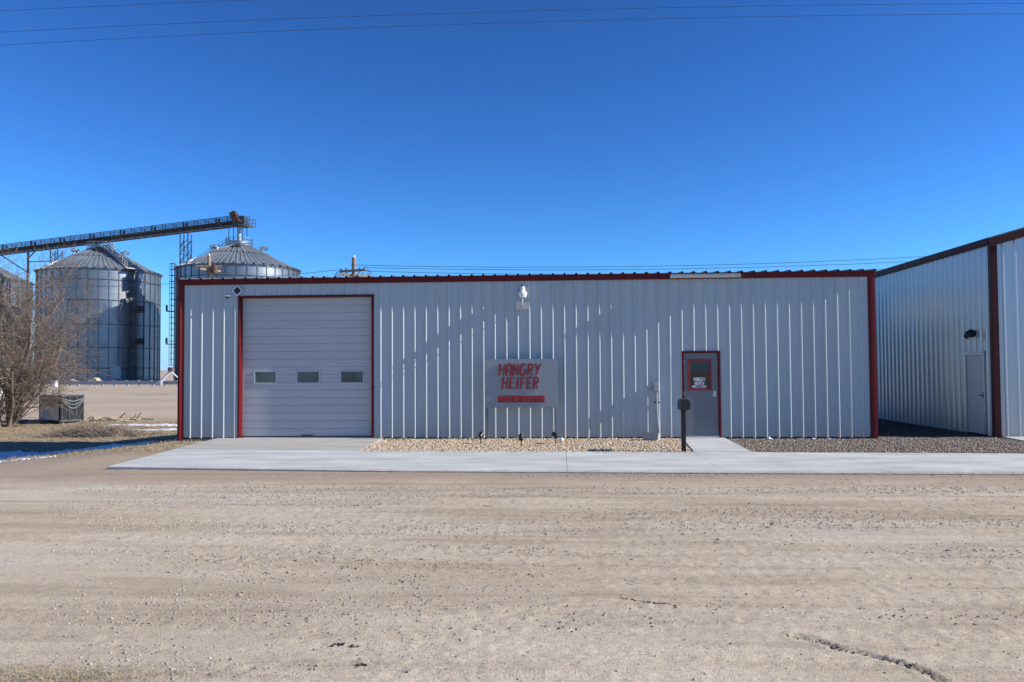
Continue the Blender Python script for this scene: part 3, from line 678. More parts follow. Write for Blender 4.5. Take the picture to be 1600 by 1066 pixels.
t = thing('wall_lamp', (9.29, 0, 3.35), 'white barn-style lamp on a bracket high on the front wall', 'lamp')
MB().box(9.10, 9.46, -.060, -.036, 3.36, 3.56).build('mounting_plate', WHITE, t, bevel=.004)
MB().tube([(9.285,-.06,3.43),(9.285,-.27,3.44),(9.285,-.31,3.48),(9.285,-.24,3.58),(9.285,-.15,3.66),(9.285,-.14,3.76)], .013, 8).build('arm', PALE, t, True)
MB().lathe((9.285,-.14,3.72), [(.100,0),(.115,.03),(.118,.05),(.105,.09),(.070,.13),(.062,.17),(.068,.20),(.045,.24),(.001,.25)], 24).build('lamp_shade', mat('lamp_white', (.75,.75,.73), .35), t, True)
MB().lathe((9.285,-.14,3.95), [(.001,-.01),(.034,.0),(.034,.05),(.02,.07),(.001,.075)], 14).build('light_sensor', BLACK, t, True)
MB().lathe((9.285,-.14,3.66), [(.001,.0),(.075,.012),(.098,.035),(.098,.06)], 24).build('diffuser', DECAL, t, True)
t = thing('security_camera', (1.34, 0, 3.80), 'small dark dome camera under the diamond sign on the wall', 'camera')
MB().lathe((1.335,-.05,3.80), [(.001,-.05),(.03,-.042),(.046,-.01),(.046,.0)], 16).build('dome', BLACK, t, True)
MB().box(1.28, 1.39, -.10, -.0, 3.802, 3.83).build('bracket', DECAL, t)
t = thing('diamond_sign', (1.60, 0, 3.96), 'small black diamond plate with a white border near the eave', 'sign')
def rot_sq(cx, cz, r, y0, y1, a=0.07):
    P = [(cx+r*math.sin(a+k*math.pi/2), cz+r*math.cos(a+k*math.pi/2)) for k in range(4)]; m_ = MB()
    m_.v += [(x,y0,z) for x,z in P]+[(x,y1,z) for x,z in P]; m_.f += [(0,1,2,3),(7,6,5,4)]+[(i,4+i,4+(i+1)%4,(i+1)%4) for i in range(4)]; return m_
rot_sq(1.60, 3.955, .150, -.055, -.040).build('white_plate', DECAL, t); rot_sq(1.60, 3.955, .112, -.060, -.0555).build('black_face', BLACK, t)
t = thing('light_housing', (14.0, -.15, 4.2), 'long pale box-shaped light housing mounted across the red eave', 'light fixture')
MB().box(13.15, 14.88, -.205, -.10, 4.135, 4.215).build('housing', PALE, t, bevel=.006)
MB().box(13.13, 14.90, -.210, -.096, 4.215, 4.227).build('lid', PALE, t); MB().box(13.12, 13.148, -.212, -.09, 4.13, 4.212).build('end_cap', PALE, t); MB().box(14.882, 14.91, -.212, -.09, 4.13, 4.212).build('end_cap', PALE, t)
t = thing('electric_outlet', (12.73, 0, 1.2), 'grey outdoor outlet box with a pale conduit running down the wall', 'outlet')
MB().box(12.655, 12.80, -.13, -.036, 1.20, 1.44).box(12.665, 12.79, -.145, -.131, 1.21, 1.43).build('box', PVC, t, bevel=.006)
MB().tube([(12.745,-.07,1.2),(12.745,-.07,.75),(12.765,-.075,.45),(12.80,-.08,.1),(12.81,-.08,-.05)], .022, 8).build('conduit', PVC, t, True)
MB().box(12.66, 12.84, -.055, -.036, .90, .925).build('clamp', DARKM, t)
# concrete block leaning against the wall
t = thing('concrete_block', (12.55, -.6, 0), 'grey concrete block lying on the pebbles at the foot of the wall', 'concrete block')
mb = MB(); c = Vector((12.53, -.62, .085)); ax = Vector((math.cos(.12), math.sin(-.35), -.06)).normalized(); up = Vector((0,.12,1)).normalized(); ay = up.cross(ax).normalized(); up = ax.cross(ay)
def obox(mb, c, ax, ay, az, a, b, h):
    n = len(mb.v)
    for k in ((-1,-1,-1),(1,-1,-1),(1,1,-1),(-1,1,-1),(-1,-1,1),(1,-1,1),(1,1,1),(-1,1,1)): mb.v.append(tuple(c+ax*k[0]*a/2+ay*k[1]*b/2+az*k[2]*h/2))
    mb.f += [(n,n+3,n+2,n+1),(n+4,n+5,n+6,n+7),(n,n+1,n+5,n+4),(n+1,n+2,n+6,n+5),(n+2,n+3,n+7,n+6),(n+3,n,n+4,n+7)]
for s_ in (-1, 1): obox(mb, c+ay*s_*.075, ax, ay, up, .39, .04, .19)
for s_ in (-1, 0, 1): obox(mb, c+ax*s_*.174, ax, ay, up, .04, .11, .188)
obox(mb, c-ax*.0+up*.09, ax, ay, up, .30, .108, .004)
mb.build('block_body', CMU, t)
# white bits lying on the gravel by the wall
for (px, py, r_, lab, mm) in ((15.52, -.32, .06, 'white rounded rock on the gravel closest to the door path', DECAL), (16.62, -.30, .04, 'flat white scrap on the gravel in the middle of the wall', DECAL), (17.0, -.35, .035, 'small pale stone on the gravel toward the right corner', PALE)):
    o = stones('loose_rock', np.array([px, px+r_*1.2]), np.array([py, py+.02]), np.array([-.02+r_*.4, -.02+r_*.2]), np.array([r_, r_*.6]), mm, .6, True); tag(o, lab, 'rock')
# mailbox
mx_, my_ = 12.93, -3.28
t = thing('mailbox', (mx_, my_, -.04), 'black arched mailbox on a dark wooden post by the door path', 'mailbox')
MB().box(mx_-.045, mx_+.045, my_-.045, my_+.045, -.1, .90).build('post', mat('dark_stained_wood', (.022,.013,.010), .8, var=.3, vscale=8, stretch=(4,4,.4)), t, bevel=.004)
MB().box(mx_-.09, mx_+.09, my_-.20, my_+.22, .90, .92).build('shelf', BLACK, t)
A = arc(0, .115, .100, .10, 180, 0, 14); prof = [(-.100, 0)]+A+[(.100, 0)]
mb = MB(); n = len(prof); y0, y1 = my_-.24, my_+.25
mb.v += [(mx_+.01+a, y0, .922+b) for a, b in prof]+[(mx_+.01+a, y1, .922+b) for a, b in prof]
mb.f += [tuple(range(n)), tuple(range(2*n-1, n-1, -1))]+[(i, n+i, n+(i+1)%n, (i+1)%n) for i in range(n)]
bo = mb.build('box', BLACK, t, True)
mb = MB(); mb.v += [(mx_+.01+a*1.04, y0-.014, .920+b*1.03) for a, b in prof]+[(mx_+.01+a*1.04, y0-.001, .920+b*1.03) for a, b in prof]
mb.f += [tuple(range(n)), tuple(range(2*n-1, n-1, -1))]+[(i, n+i, n+(i+1)%n, (i+1)%n) for i in range(n)]; mb.build('door', BLACK, t)
MB().box(mx_-.01, mx_+.03, y0-.03, y0-.015, 1.12, 1.15).build('latch', BLACK, t)

# ------------------------------------------------------------------ building on the right
bx, by = 21.42, .29; EH = 4.98; L2 = 17.; RW = 7.2; SL = .28
b2 = thing('metal_building', (bx, by, 0), 'taller white ribbed metal building with red trim and gabled roof at right', 'building')
mb = MB()
# side wall with a door opening y .71..1.62
dy0, dy1, dz = .76, 1.66, 2.10
panel(mb, (bx,0), (0,1), (-1,0), by+.1, dy0-.06, -.02, EH); panel(mb, (bx,0), (0,1), (-1,0), dy0-.06, dy1+.06, dz+.07, EH); panel(mb, (bx,0), (0,1), (-1,0), dy1+.06, by+L2, -.02, EH)
mb.build('side_wall', WHITE2, b2)
mb = MB(); panel(mb, (bx,by), (1,0), (0,-1), .13, 2*RW, -.0, EH, phase=.27, ztop=lambda s: EH+.02+SL*min(s, 2*RW-s)); mb.build('front_wall', WHITE2, b2)
MB().box(bx+.25, bx+2*RW, by+.12, by+L2, -.1, EH-.05).build('inner_frame', DARKM, b2)
mb = MB(); n_ = 0
for (xa, za, xb, zb) in ((bx-.10, EH+.10, bx+RW, EH+.10+SL*(RW+.10)), (bx+RW, EH+.10+SL*(RW+.10), bx+2*RW+.1, EH+.10)):
    n = len(mb.v)
    for yy in (by-.10, by+L2):
        mb.v += [(xa,yy,za+.05),(xb,yy,zb+.05),(xb,yy,zb+.02),(xa,yy,za+.02)]
    mb.f += [(n,n+1,n+5,n+4),(n+3,n+7,n+6,n+2),(n,n+3,n+2,n+1),(n,n+4,n+7,n+3),(n+4,n+5,n+6,n+7),(n+1,n+2,n+6,n+5)]
mb.build('roof', mat('right_roof', (.12,.12,.13), .4, .2), b2)
MB().box(bx-.10, bx-.036, by-.02, by+L2, EH-.01, EH+.135).box(bx-.085, bx-.04, by-.02, by+L2, EH-.04, EH-.01).build('eave_trim', RED2, b2, bevel=.004)
mb = MB(); n = 0
mb.v += [(bx-.09,by-.10,EH-.10),(bx+RW,by-.10,EH-.10+SL*(RW+.09)),(bx+RW,by-.10,EH+.11+SL*(RW+.09)),(bx-.09,by-.10,EH+.11)]
mb.v += [(a,by-.036,c) for a,b,c in mb.v]
mb.f += [(0,1,2,3),(7,6,5,4),(0,4,5,1),(1,5,6,2),(2,6,7,3),(3,7,4,0)]
mb.build('rake_trim', RED2, b2)
MB().box(bx-.05, bx+.11, by-.052, by-.0, -.02, EH+.02).box(bx-.055, bx-.036, by-.045, by+.10, -.02, EH-.05).build('corner_trim', RED2, b2, bevel=.004)
mb = MB(); mb.box(bx-.055, bx+.02, dy0-.06, dy0, .0, dz).box(bx-.055, bx+.02, dy1, dy1+.06, .0, dz).box(bx-.056, bx+.02, dy0-.065, dy1+.065, dz, dz+.06).box(bx-.075, bx-.03, dy0-.09, dy1+.09, dz+.062, dz+.10).build('door_frame', WHITE2, b2, bevel=.003)
d2 = MB().box(bx-.02, bx+.02, dy0+.004, dy1-.004, .01, dz-.004).build('door', DOORWHITE, b2)
MB().box(bx-.035, bx-.021, dy0+.04, dy0+.09, .95, 1.12).tube([(bx-.03,dy0+.065,1.03),(bx-.08,dy0+.065,1.03),(bx-.08,dy0+.19,1.03)], .011).build('handle', BLACK, d2)
t = thing('wall_lamp', (bx-.04, 1.19, 2.65), 'black domed light above the white side door of the right-hand building', 'lamp')
mb = MB(); mb.tube([(bx-.03,1.2,2.68),(bx-.10,1.2,2.69),(bx-.20,1.2,2.64),(bx-.26,1.2,2.58)], [.09,.115,.10,.06], 16); mb.build('hood', BLACK, t, True)
MB().tube([(bx-.16,1.2,2.59),(bx-.215,1.2,2.545)], .062, 14).build('lens', DECAL, t)

# ------------------------------------------------------------------ grain bins
def bin_(cx, cy, r, eh, ph, label, stairs, ladder, va=-60.):
    t = thing('grain_bin', (cx, cy, 0), label, 'grain bin', 'round steel grain bins in a row')
    NS = 40
    MB().lathe((cx,cy,0), [(r+.25,-.6),(r+.25,.25),(r-.2,.27)], 64).build('foundation', CMU, t)
    prof = []; z = .25
    while z < eh:
        prof += [(r, z), (r+.0, min(z+.55, eh)), (r+.02, min(z+.57, eh)), (r+.02, min(z+.63, eh))]; z += 1.118
    prof = [(a, min(b, eh)) for a, b in prof]+[(r, eh)]
    MB().lathe((cx,cy,0), prof, 96).build('wall', GALV, t, True)
    mb = MB()
    for i in range(NS):
        a = 2*math.pi*(i+.3)/NS; ca, sa = math.cos(a), math.sin(a); q = (-sa, ca)
        n = len(mb.v); w_ = .055
        for z in (.27, eh-.1):
            for (rr, ss) in ((r+.012,-w_),(r+.10,-w_),(r+.10,w_),(r+.012,w_)): mb.v.append((cx+ca*rr+q[0]*ss, cy+sa*rr+q[1]*ss, z))
        mb.f += [(n+i_, n+(i_+1)%4, n+4+(i_+1)%4, n+4+i_) for i_ in range(4)]
    mb.build('stiffeners', STIFF, t)
    for z in np.array([.12, .30, .505, .72, .90, .985])*eh: MB().lathe((cx,cy,z), [(r+.02,-.06),(r+.13,-.04),(r+.13,.04),(r+.02,.06)], 96).build('wind_ring', DARKM, t, True)
    # cone roof, two tiers of ribbed sheets
    rt = 1.5; rm = r*.52; zm = eh+(ph-eh)*(r-rm)/(r-rt)
    for (ra, za, rb, zb, nr, nm) in ((r+.22, eh-.08, rm, zm, 72, 'lower'), (rm+.05, zm+.05, rt, ph, 36, 'upper')):
        mb = MB(); n = len(mb.v)
        K = nr*4
        for j in range(K):
            a = 2*math.pi*j/K; up = .10 if j % 4 == 0 else 0.
            mb.v += [(cx+ra*math.cos(a), cy+ra*math.sin(a), za+up), (cx+rb*math.cos(a), cy+rb*math.sin(a), zb+up)]
        for j in range(K): q = (j+1) % K; mb.f.append((2*j, 2*q, 2*q+1, 2*j+1))
        o = mb.build('roof', GALVROOF, t)
    if 'snow' in stairs:  # white sheet added on the cone to imitate sun glare on metal
        mb = MB(); a0, a1 = stairs['snow']; K = 46; RR_ = 14; n = 0
        for j in range(K+1):
            f = j/K; a = R(a0+(a1-a0)*f); lo = r*(.97-.10*abs(float(vnoise(f*9, cx, 1.)))); hi = lo-(r*.62)*max(.03, 1-f*.95)*(.7+.8*float(vnoise(f*12, cy, 1.)+.3))
            hi = max(hi, 2.4)
            for q in range(RR_+1):
                rr = lo+(hi-lo)*q/RR_; e = .24*min(1, 4*min(q, RR_-q)/RR_)*min(1, 6*min(f, 1-f)); mb.v.append((cx+rr*math.cos(a), cy+rr*math.sin(a), eh+(ph-eh)*(r-rr)/(r-rt)+e))
        for j in range(K):
            for q in range(RR_): k_ = j*(RR_+1)+q; mb.f.append((k_, k_+RR_+1, k_+RR_+2, k_+1))
        mb.build('roof_glare_sheet', SNOW, t, True)
    # eave brackets
    for i in range(40):
        a = 2*math.pi*i/40; mb = MB().bar((cx+(r-.25)*math.cos(a), cy+(r-.25)*math.sin(a), eh+.22), (cx+(r+.42)*math.cos(a), cy+(r+.42)*math.sin(a), eh-.02), .22, .16)
        mb.build('eave_bracket', GALV, t)
    MB().lathe((cx,cy,0), [(rt+.05,ph-.1),(rt+.05,ph+.5),(.9,ph+.62),(.001,ph+.7)], 24).build('roof_cap', GALVROOF, t, True)
    # vents on the roof
    for a in stairs['vents']:
        a = R(a); rr = r*.36; z = eh+(ph-eh)*(r-rr)/(r-rt); ca, sa = math.cos(a), math.sin(a)
        mb = MB(); p = Vector((cx+ca*rr, cy+sa*rr, z)); mb.tube([tuple(p), tuple(p+Vector((0,0,.42))), tuple(p+Vector((ca*.45,sa*.45,.65))), tuple(p+Vector((ca*.95,sa*.95,.42)))], [.30,.30,.34,.32], 12)
        mb.build('roof_vent', GALVROOF, t, True)
        MB().tube([tuple(p+Vector((ca*.96,sa*.96,.415))), tuple(p+Vector((ca*1.0,sa*1.0,.395)))], .30, 12).build('vent_opening', BLACK, t)
    # front roof hatch
    a = R(va-6); ca, sa = math.cos(a), math.sin(a); rr = r*.30; z = eh+(ph-eh)*(r-rr)/(r-rt)
    p = Vector((cx+ca*rr, cy+sa*rr, z+.1)); mb = MB(); obox(mb, p+Vector((0,0,.1)), Vector((-sa,ca,0)), Vector((ca,sa,-.5)).normalized(), Vector((ca*.45,sa*.45,.9)).normalized(), .9, 1.0, .5); mb.build('roof_hatch', DARKM, t)
    # ring platform with railing at the peak
    mb = MB(); pr = 2.1; zp = ph-.15
    for i in range(16):
        a = 2*math.pi*i/16; b = 2*math.pi*(i+1)/16; A_ = Vector((cx+pr*math.cos(a), cy+pr*math.sin(a), 0)); B_ = Vector((cx+pr*math.cos(b), cy+pr*math.sin(b), 0))
        for zz in (zp, zp+.6, zp+1.15): mb.bar((A_.x,A_.y,zz), (B_.x,B_.y,zz), .07)
        mb.bar((A_.x,A_.y,zp-.3), (A_.x,A_.y,zp+1.15), .06)
        mb.bar((A_.x,A_.y,zp), (cx+rt*math.cos(a), cy+rt*math.sin(a), zp), .08)
    mb.build('peak_railing', PALE if stairs.get('pale') else GALV, t)
    # roof stairs
    a = R(stairs['a']); ca, sa = math.cos(a), math.sin(a); q = Vector((-sa, ca, 0)); mb = MB()
    P0 = Vector((cx+ca*(r+.2), cy+sa*(r+.2), eh+.15)); P1 = Vector((cx+ca*1.9, cy+sa*1.9, ph+.1))
    for s_ in (-.4, .4):
        mb.bar(P0+q*s_, P1+q*s_, .08, .16); mb.bar(P0+q*s_+Vector((0,0,1)), P1+q*s_+Vector((0,0,1)), .06); mb.bar(P0+q*s_+Vector((0,0,.5)), P1+q*s_+Vector((0,0,.5)), .045)
        for k in range(11): p = P0.lerp(P1, k/10)+q*s_; mb.bar(p, p+Vector((0,0,1.0)), .05)
    for k in range(26): p = P0.lerp(P1, (k+.5)/26); mb.bar(p-q*.4, p+q*.4, .22, .05)
    obox(mb, P0+Vector((ca*.4,sa*.4,-.05)), q, Vector((ca,sa,0)), Vector((0,0,1)), 2.0, 1.3, .12)
    mb.build('roof_stairs', PALE, t)
    # caged ladder
    a = R(ladder); ca, sa = math.cos(a), math.sin(a); q = Vector((-sa, ca, 0)); mb = MB(); B = Vector((cx+ca*(r+.32), cy+sa*(r+.32), 0)); out = Vector((ca, sa, 0))
    for s_ in (-.24, .24): mb.bar(B+q*s_+Vector((0,0,.3)), B+q*s_+Vector((0,0,eh+.9)), .06)
    z = .6
    while z < eh+.6: mb.bar(B-q*.24+Vector((0,0,z)), B+q*.24+Vector((0,0,z)), .045); z += .42
    z = 2.6; arcs = []
    while z < eh+.9:
        pts = [B+q*(.36*math.cos(t_))+out*(.75*math.sin(t_)) for t_ in np.linspace(0, math.pi, 7)]
        for i in range(6): mb.bar(pts[i]+Vector((0,0,z)), pts[i+1]+Vector((0,0,z)), .07, .07)
        z += .95
    for t_ in (.6, 1.57, 2.5): p = B+q*(.36*math.cos(t_))+out*(.75*math.sin(t_)); mb.bar(p+Vector((0,0,2.6)), p+Vector((0,0,eh+.9)), .05)
    for z in (eh*.33, eh*.62): obox(mb, B+out*.5+q*.5+Vector((0,0,z)), q, out, Vector((0,0,1)), 1.6, 1.2, .1); obox(mb, B+out*1.05+q*.5+Vector((0,0,z+.55)), q, out, Vector((0,0,1)), 1.6, .05, .9)
    mb.build('ladder', DARKM, t)
    # wall door near the ground
    a = R(va+14); ca, sa = math.cos(a), math.sin(a); q = Vector((-sa, ca, 0)); mb = MB(); obox(mb, Vector((cx+ca*(r+.1), cy+sa*(r+.1), 1.5)), q, Vector((ca,sa,0)), Vector((0,0,1)), 1.5, .3, 2.0); mb.build('access_door', GALVROOF, t)
    return t
bin_(-67.9, 110.2, 9.4, 18.3, 22.6, 'galvanised grain bin with roof stairs behind the bare tree, middle of the row', {'a': -33, 'vents': (28, 213), 'pale': 1, 'snow': (198, 246)}, -29, -59)  # 'snow' angles place the sheet that imitates roof glare
bin_(-41.5, 104.9, 9.4, 17.9, 22.0, 'galvanised grain bin rising behind the left end of the red-trimmed roof', {'a': 172, 'vents': (15, 203), 'snow': (190, 238)}, 197, -67)  # 'snow' again sets the span of the painted roof glare
bin_(-95.2, 115.8, 9.4, 17.9, 22.2, 'galvanised grain bin cut off by the left edge of the photo', {'a': 175, 'vents': (20,)}, 200, -54)

# conveyor over the bins
cv = thing('grain_conveyor', (-70, 110.3, 24), 'long sloping grain conveyor bridge crossing over the bins', 'conveyor')
C0 = Vector((-104.0, 116.8, 22.0)); C1 = Vector((-40.6, 104.7, 25.75)); cd = (C1-C0).normalized(); cs_ = cd.cross(Vector((0,0,1))).normalized(); cu = cs_.cross(cd).normalized()
def CP(t, a=0, h=0): return C0+(C1-C0)*t+cs_*a+cu*h
mb = MB(); Lc = (C1-C0).length; mid = (C0+C1)/2
obox(mb, mid+cu*-.18, cd, cs_, cu, Lc, .7, .5); mb.build('trough', DARKM, cv)
mb = MB()
for s_ in (-.75, .75):
    mb.bar(CP(0,s_,-.45), CP(1,s_,-.45), .16); mb.bar(CP(0,s_,.2), CP(1,s_,.2), .16)
    N_ = 34
    for k in range(N_):
        mb.bar(CP(k/N_,s_,-.45), CP(k/N_,s_,.2), .09); mb.bar(CP(k/N_,s_,-.45 if k%2 else .2), CP((k+1)/N_,s_,.2 if k%2 else -.45), .08)
for k in range(35): mb.bar(CP(k/34,-.75,-.45), CP(k/34,.75,-.45), .1)
mb.build('truss', DARKM, cv)
mb = MB(); obox(mb, mid+cs_*1.2+cu*-.05, cd, cs_, cu, Lc, .8, .08); mb.build('walkway', DARKM, cv)
mb = MB()
for s_ in (.82, 1.6):
    for h_ in (.42, .82): mb.bar(CP(0,s_,h_), CP(1,s_,h_), .10)
    for k in range(33): mb.bar(CP(k/32,s_,-.05), CP(k/32,s_,.82), .09 if k % 3 else .26)
mb.build('railing', DARKM, cv)
hd = thing('x', (0,0,0), None, None) if False else None
MB().box(-41.6,-40.3,103.9,105.7,24.9,26.6).build('head_box', DARKM, cv)
mb = MB(); obox(mb, Vector((-41.6,103.6,26.2)), Vector((.9,0,.42)).normalized(), Vector((0,1,0)), Vector((-.42,0,.9)).normalized(), .95, 1.3, 2.0); mb.build('drive_motor', RUST, cv)
mb = MB(); mb.box(-41,-39.2,103.4,106.0,25.0,25.12)
for zz in (25.7, 26.3): 
    mb.bar((-41,103.4,zz),(-39.2,103.4,zz),.07).bar((-39.2,103.4,zz),(-39.2,106,zz),.07).bar((-39.2,106,zz),(-41,106,zz),.07)
for p in ((-41,103.4),(-40.1,103.4),(-39.2,103.4),(-39.2,104.7),(-39.2,106)): mb.bar((*p,25.0),(*p,26.4),.07)
mb.build('head_platform', GALV, cv)
MB().tube([(-41.5,104.9,25.0),(-41.5,104.9,22.3)], .35, 12).build('spout', GALVROOF, cv)
mb = MB()
for dx in (-1.3, .9): mb.bar((-41.5+dx,104.0,25.2),(-41.5+dx*1.1,104.0,21.9),.09).bar((-41.5+dx,105.8,25.2),(-41.5+dx*1.1,105.8,21.9),.09)
mb.build('head_legs', DARKM, cv)
def lattice(cx, cy, z0, z1, w_, label):
    t = thing('support_tower', (cx, cy, z0), label, 'support tower', 'steel supports under the conveyor')
    mb = MB()
    for a in (-1, 1):
        for b in (-1, 1): mb.bar((cx+a*w_/2, cy+b*w_/2, z0), (cx+a*w_/2, cy+b*w_/2, z1), .16)
    mb.build('legs', GALV, t); mb = MB(); z = z0; k = 0
    while z+w_ <= z1+.01:
        for b in (-1, 1):
            mb.bar((cx-w_/2, cy+b*w_/2, z), (cx+w_/2, cy+b*w_/2, z), .08); s_ = 1 if k % 2 else -1; mb.bar((cx-s_*w_/2, cy+b*w_/2, z), (cx+s_*w_/2, cy+b*w_/2, z+w_), .08)
            mb.bar((cx+b*w_/2, cy-w_/2, z), (cx+b*w_/2, cy+w_/2, z+w_), .08)
        z += w_; k += 1
    mb.build('bracing', DARKM, t)
def conv_z(x): return C0.z+(C1.z-C0.z)*(x-C0.x)/(C1.x-C0.x)
lattice(-76.9, 112.0, 18.6, conv_z(-76.9)-.8, 1.3, 'short lattice tower standing on the left roof edge of the middle bin')
lattice(-51.3, 106.8, 0, conv_z(-51.3)-.8, 1.3, 'tall lattice tower between the middle bin and the bin behind the roof')
t = thing('support_tower', (-82.0, 114.0, 0), 'single brown steel post with braces between the two left bins', 'support tower', 'steel supports under the conveyor')
MB().bar((-82.4,112.6,0),(-82.4,112.6,conv_z(-82)-.8),.30).build('post', mat('brown_steel', (.16,.10,.085), .7, var=.3), t)
MB().bar((-82.4,112.6,19.0),(-88.0,113.7,22.2),.16).bar((-82.4,112.6,21.5),(-81,112.4,22.7),.16).bar((-82.4,112.6,20.9),(-77.5,112,20.9),.14).build('brace', DARKM, t)

# ------------------------------------------------------------------ things in the grain yard
t = thing('low_barrier', (-42.5, 73.8, 0), 'low grey barrier rail on small white feet in front of the grain bins', 'barrier')
B0 = np.array((-55.5, 76.8)); B1 = np.array((-30., 71.0)); N_ = 14
for i in range(N_):
    a = B0+(B1-B0)*i/N_; b = B0+(B1-B0)*(i+1)/N_; mb = MB(); dv = (b-a)/np.linalg.norm(b-a); a2 = a+dv*.04; b2_ = b-dv*.04
    mb.bar((a2[0],a2[1],.30),(b2_[0],b2_[1],.34),.30,.46); mb.build('rail_segment', mat('barrier_grey', (.36,.36,.37), .6) if i == 0 else bpy.data.materials['barrier_grey'], t)
    MB().box(a[0]-.10,a[0]+.10,a[1]-.28,a[1]+.2,-.05,.17).build('foot', DECAL, t)
t = thing('grain_auger', (-36.6, 71.5, 0), 'small white grain auger leaning up beside the building corner', 'auger')
MB().tube([(-37.4,71.5,.35),(-35.9,71.5,1.75)], .17, 12).build('tube', DECAL, t, True)
MB().box(-36.25,-35.75,71.2,71.8,1.65,2.15).build('motor', mat('auger_motor', (.12,.07,.08), .6), t)
MB().tube([(-36,71.5,1.7),(-34.3,71.5,.1)], .07, 8).build('leg', DECAL, t); MB().box(-37.7,-37.1,71.2,71.8,.0,.45).build('hopper', PVC, t)
for (px, py, r_, lab) in ((-53.9, 80.4, .40, 'small round tan bale left of its neighbour by the barrier'), (-50.7, 80.5, .50, 'round tan bale nearest the barrier end')):
    t = thing('straw_bale', (px, py, 0), lab, 'bale', 'round bales by the grain bins')
    MB().tube([(px,py-.5,r_*.8),(px,py-.46,r_*.8),(px,py+.46,r_*.8),(px,py+.5,r_*.8)], [r_*.93,r_,r_,r_*.93], 20).build('bale_body', TAN, t, True)
    MB().tube([(px,py-.515,r_*.8),(px,py-.505,r_*.8)], r_*.35, 16).build('bale_core', STRAW, t)
t = thing('storage_tote', (-49.9, 70.8, 0), 'small white plastic tote standing on the dirt yard behind the dark cabinet', 'tote')
MB().prism([(-50.15,70.55),(-49.65,70.55),(-49.65,71.05),(-50.15,71.05)], -.1, .62).build('tote_body', DECAL, t, bevel=.04); MB().box(-50.19,-49.61,70.51,71.09,.62,.68).build('lid', DECAL, t)
# white shed behind the tree
t = thing('white_shed', (-34.9, 39, 0), 'small white shed half hidden behind the bare tree at the left edge', 'shed')
MB().box(-38.9,-34.0,37,41,-.2,2.4).build('wall', mat('shed_white', (.7,.7,.7), .6, var=.1), t)
MB().prism([(-39.2,36.7),(-33.7,36.7),(-33.7,41.3),(-39.2,41.3)], 2.4, 2.5).build('roof_edge', mat('shed_trim', (.5,.5,.5), .6), t)
mb = MB(); mb.v += [(-39.2,36.7,2.5),(-33.7,36.7,2.5),(-33.7,41.3,2.5),(-39.2,41.3,2.5),(-39.2,39,3.35),(-33.7,39,3.35)]; mb.f += [(0,1,5,4),(2,3,4,5),(1,2,5),(0,4,3)]; mb.build('roof', mat('shed_roof', (.62,.62,.64), .6), t)
MB().box(-36.0,-35.1,36.93,36.995,0,2.0).build('door', DARKM, t); MB().box(-37.9,-37.0,36.93,36.995,1.1,1.9).build('window', GLASS, t)

# dark steel cabinet with louvred side
bxz = float(zg(-11.4, 12.6))+.02
t = thing('equipment_cabinet', (-11.4, 12.9, bxz), 'square grey metal cabinet with a dark slatted side on the dry grass', 'cabinet')
pc = Vector((-11.46, 12.52, 0)); pl = Vector((-1.63, .91, 0)); ul = pl.normalized(); ur = Vector((-ul.y, ul.x, 0)); ur = Vector((.49,.87,0)).normalized()
LL, RR, HH = 1.78, 1.05, 1.14
mb = MB(); cc = pc+ul*LL/2+ur*RR/2+Vector((0,0,bxz+.08+HH/2)); obox(mb, cc, ul, ur, Vector((0,0,1)), LL, RR-.12, HH); mb.build('body', mat('cabinet_grey', (.19,.185,.19), .6, var=.15, vscale=2), t, bevel=.01)
mb = MB()
for k in range(19):
    p = pc+ur*(.06+k*(RR-.12)/18)-ul*.03+Vector((0,0,bxz+.1)); mb.bar(p, p+Vector((0,0,HH-.06)), .035 if k % 6 else .08)
for z in (.03, HH-.02): p = pc-ul*.03+Vector((0,0,bxz+.08+z)); mb.bar(p, p+ur*RR, .07)
mb.build('slatted_side', mat('cabinet_slats', (.07,.078,.08), .5, .3, var=.4, vscale=6), t)
mb = MB(); 
for a in (.15, LL-.15):
    for b in (.2, RR-.2): p = pc+ul*a+ur*b+Vector((0,0,bxz-.12)); mb.bar(p, p+Vector((0,0,.2)), .16)
mb.build('feet', CMU, t)
mb = MB(); obox(mb, pc+ul*LL/2-ur*.0+Vector((0,0,bxz+.06+HH*.5)), ul, ur, Vector((0,0,1)), LL-.16, .03, HH-.16); mb.build('front_panel', mat('cabinet_panel', (.52,.49,.48), .55, var=.12, vscale=2.5), t, bevel=.005)
mb = MB()
for j in range(3):
    pts = [pc+ur*(.08+.9*s_)-ul*.10+Vector((0,0,bxz+HH-.05-.35*math.sin(s_*3.1)*(.4+.3*j)-.05*j)) for s_ in np.linspace(0,1,12)]; mb.tube([tuple(p) for p in pts], .012, 5)
mb.build('loose_wire', PVC, t)
o = stones('blue_tarp', np.array([-13.35,-13.1,-12.9]), np.array([13.0,12.9,12.95]), zg(np.array([-13.35,-13.1,-12.9]), np.array([13.,12.9,12.95]))+.06, np.array([.32,.28,.2]), BLUEP, .5, True); tag(o, 'crumpled blue-grey tarp on the grass left of the cabinet', 'tarp')

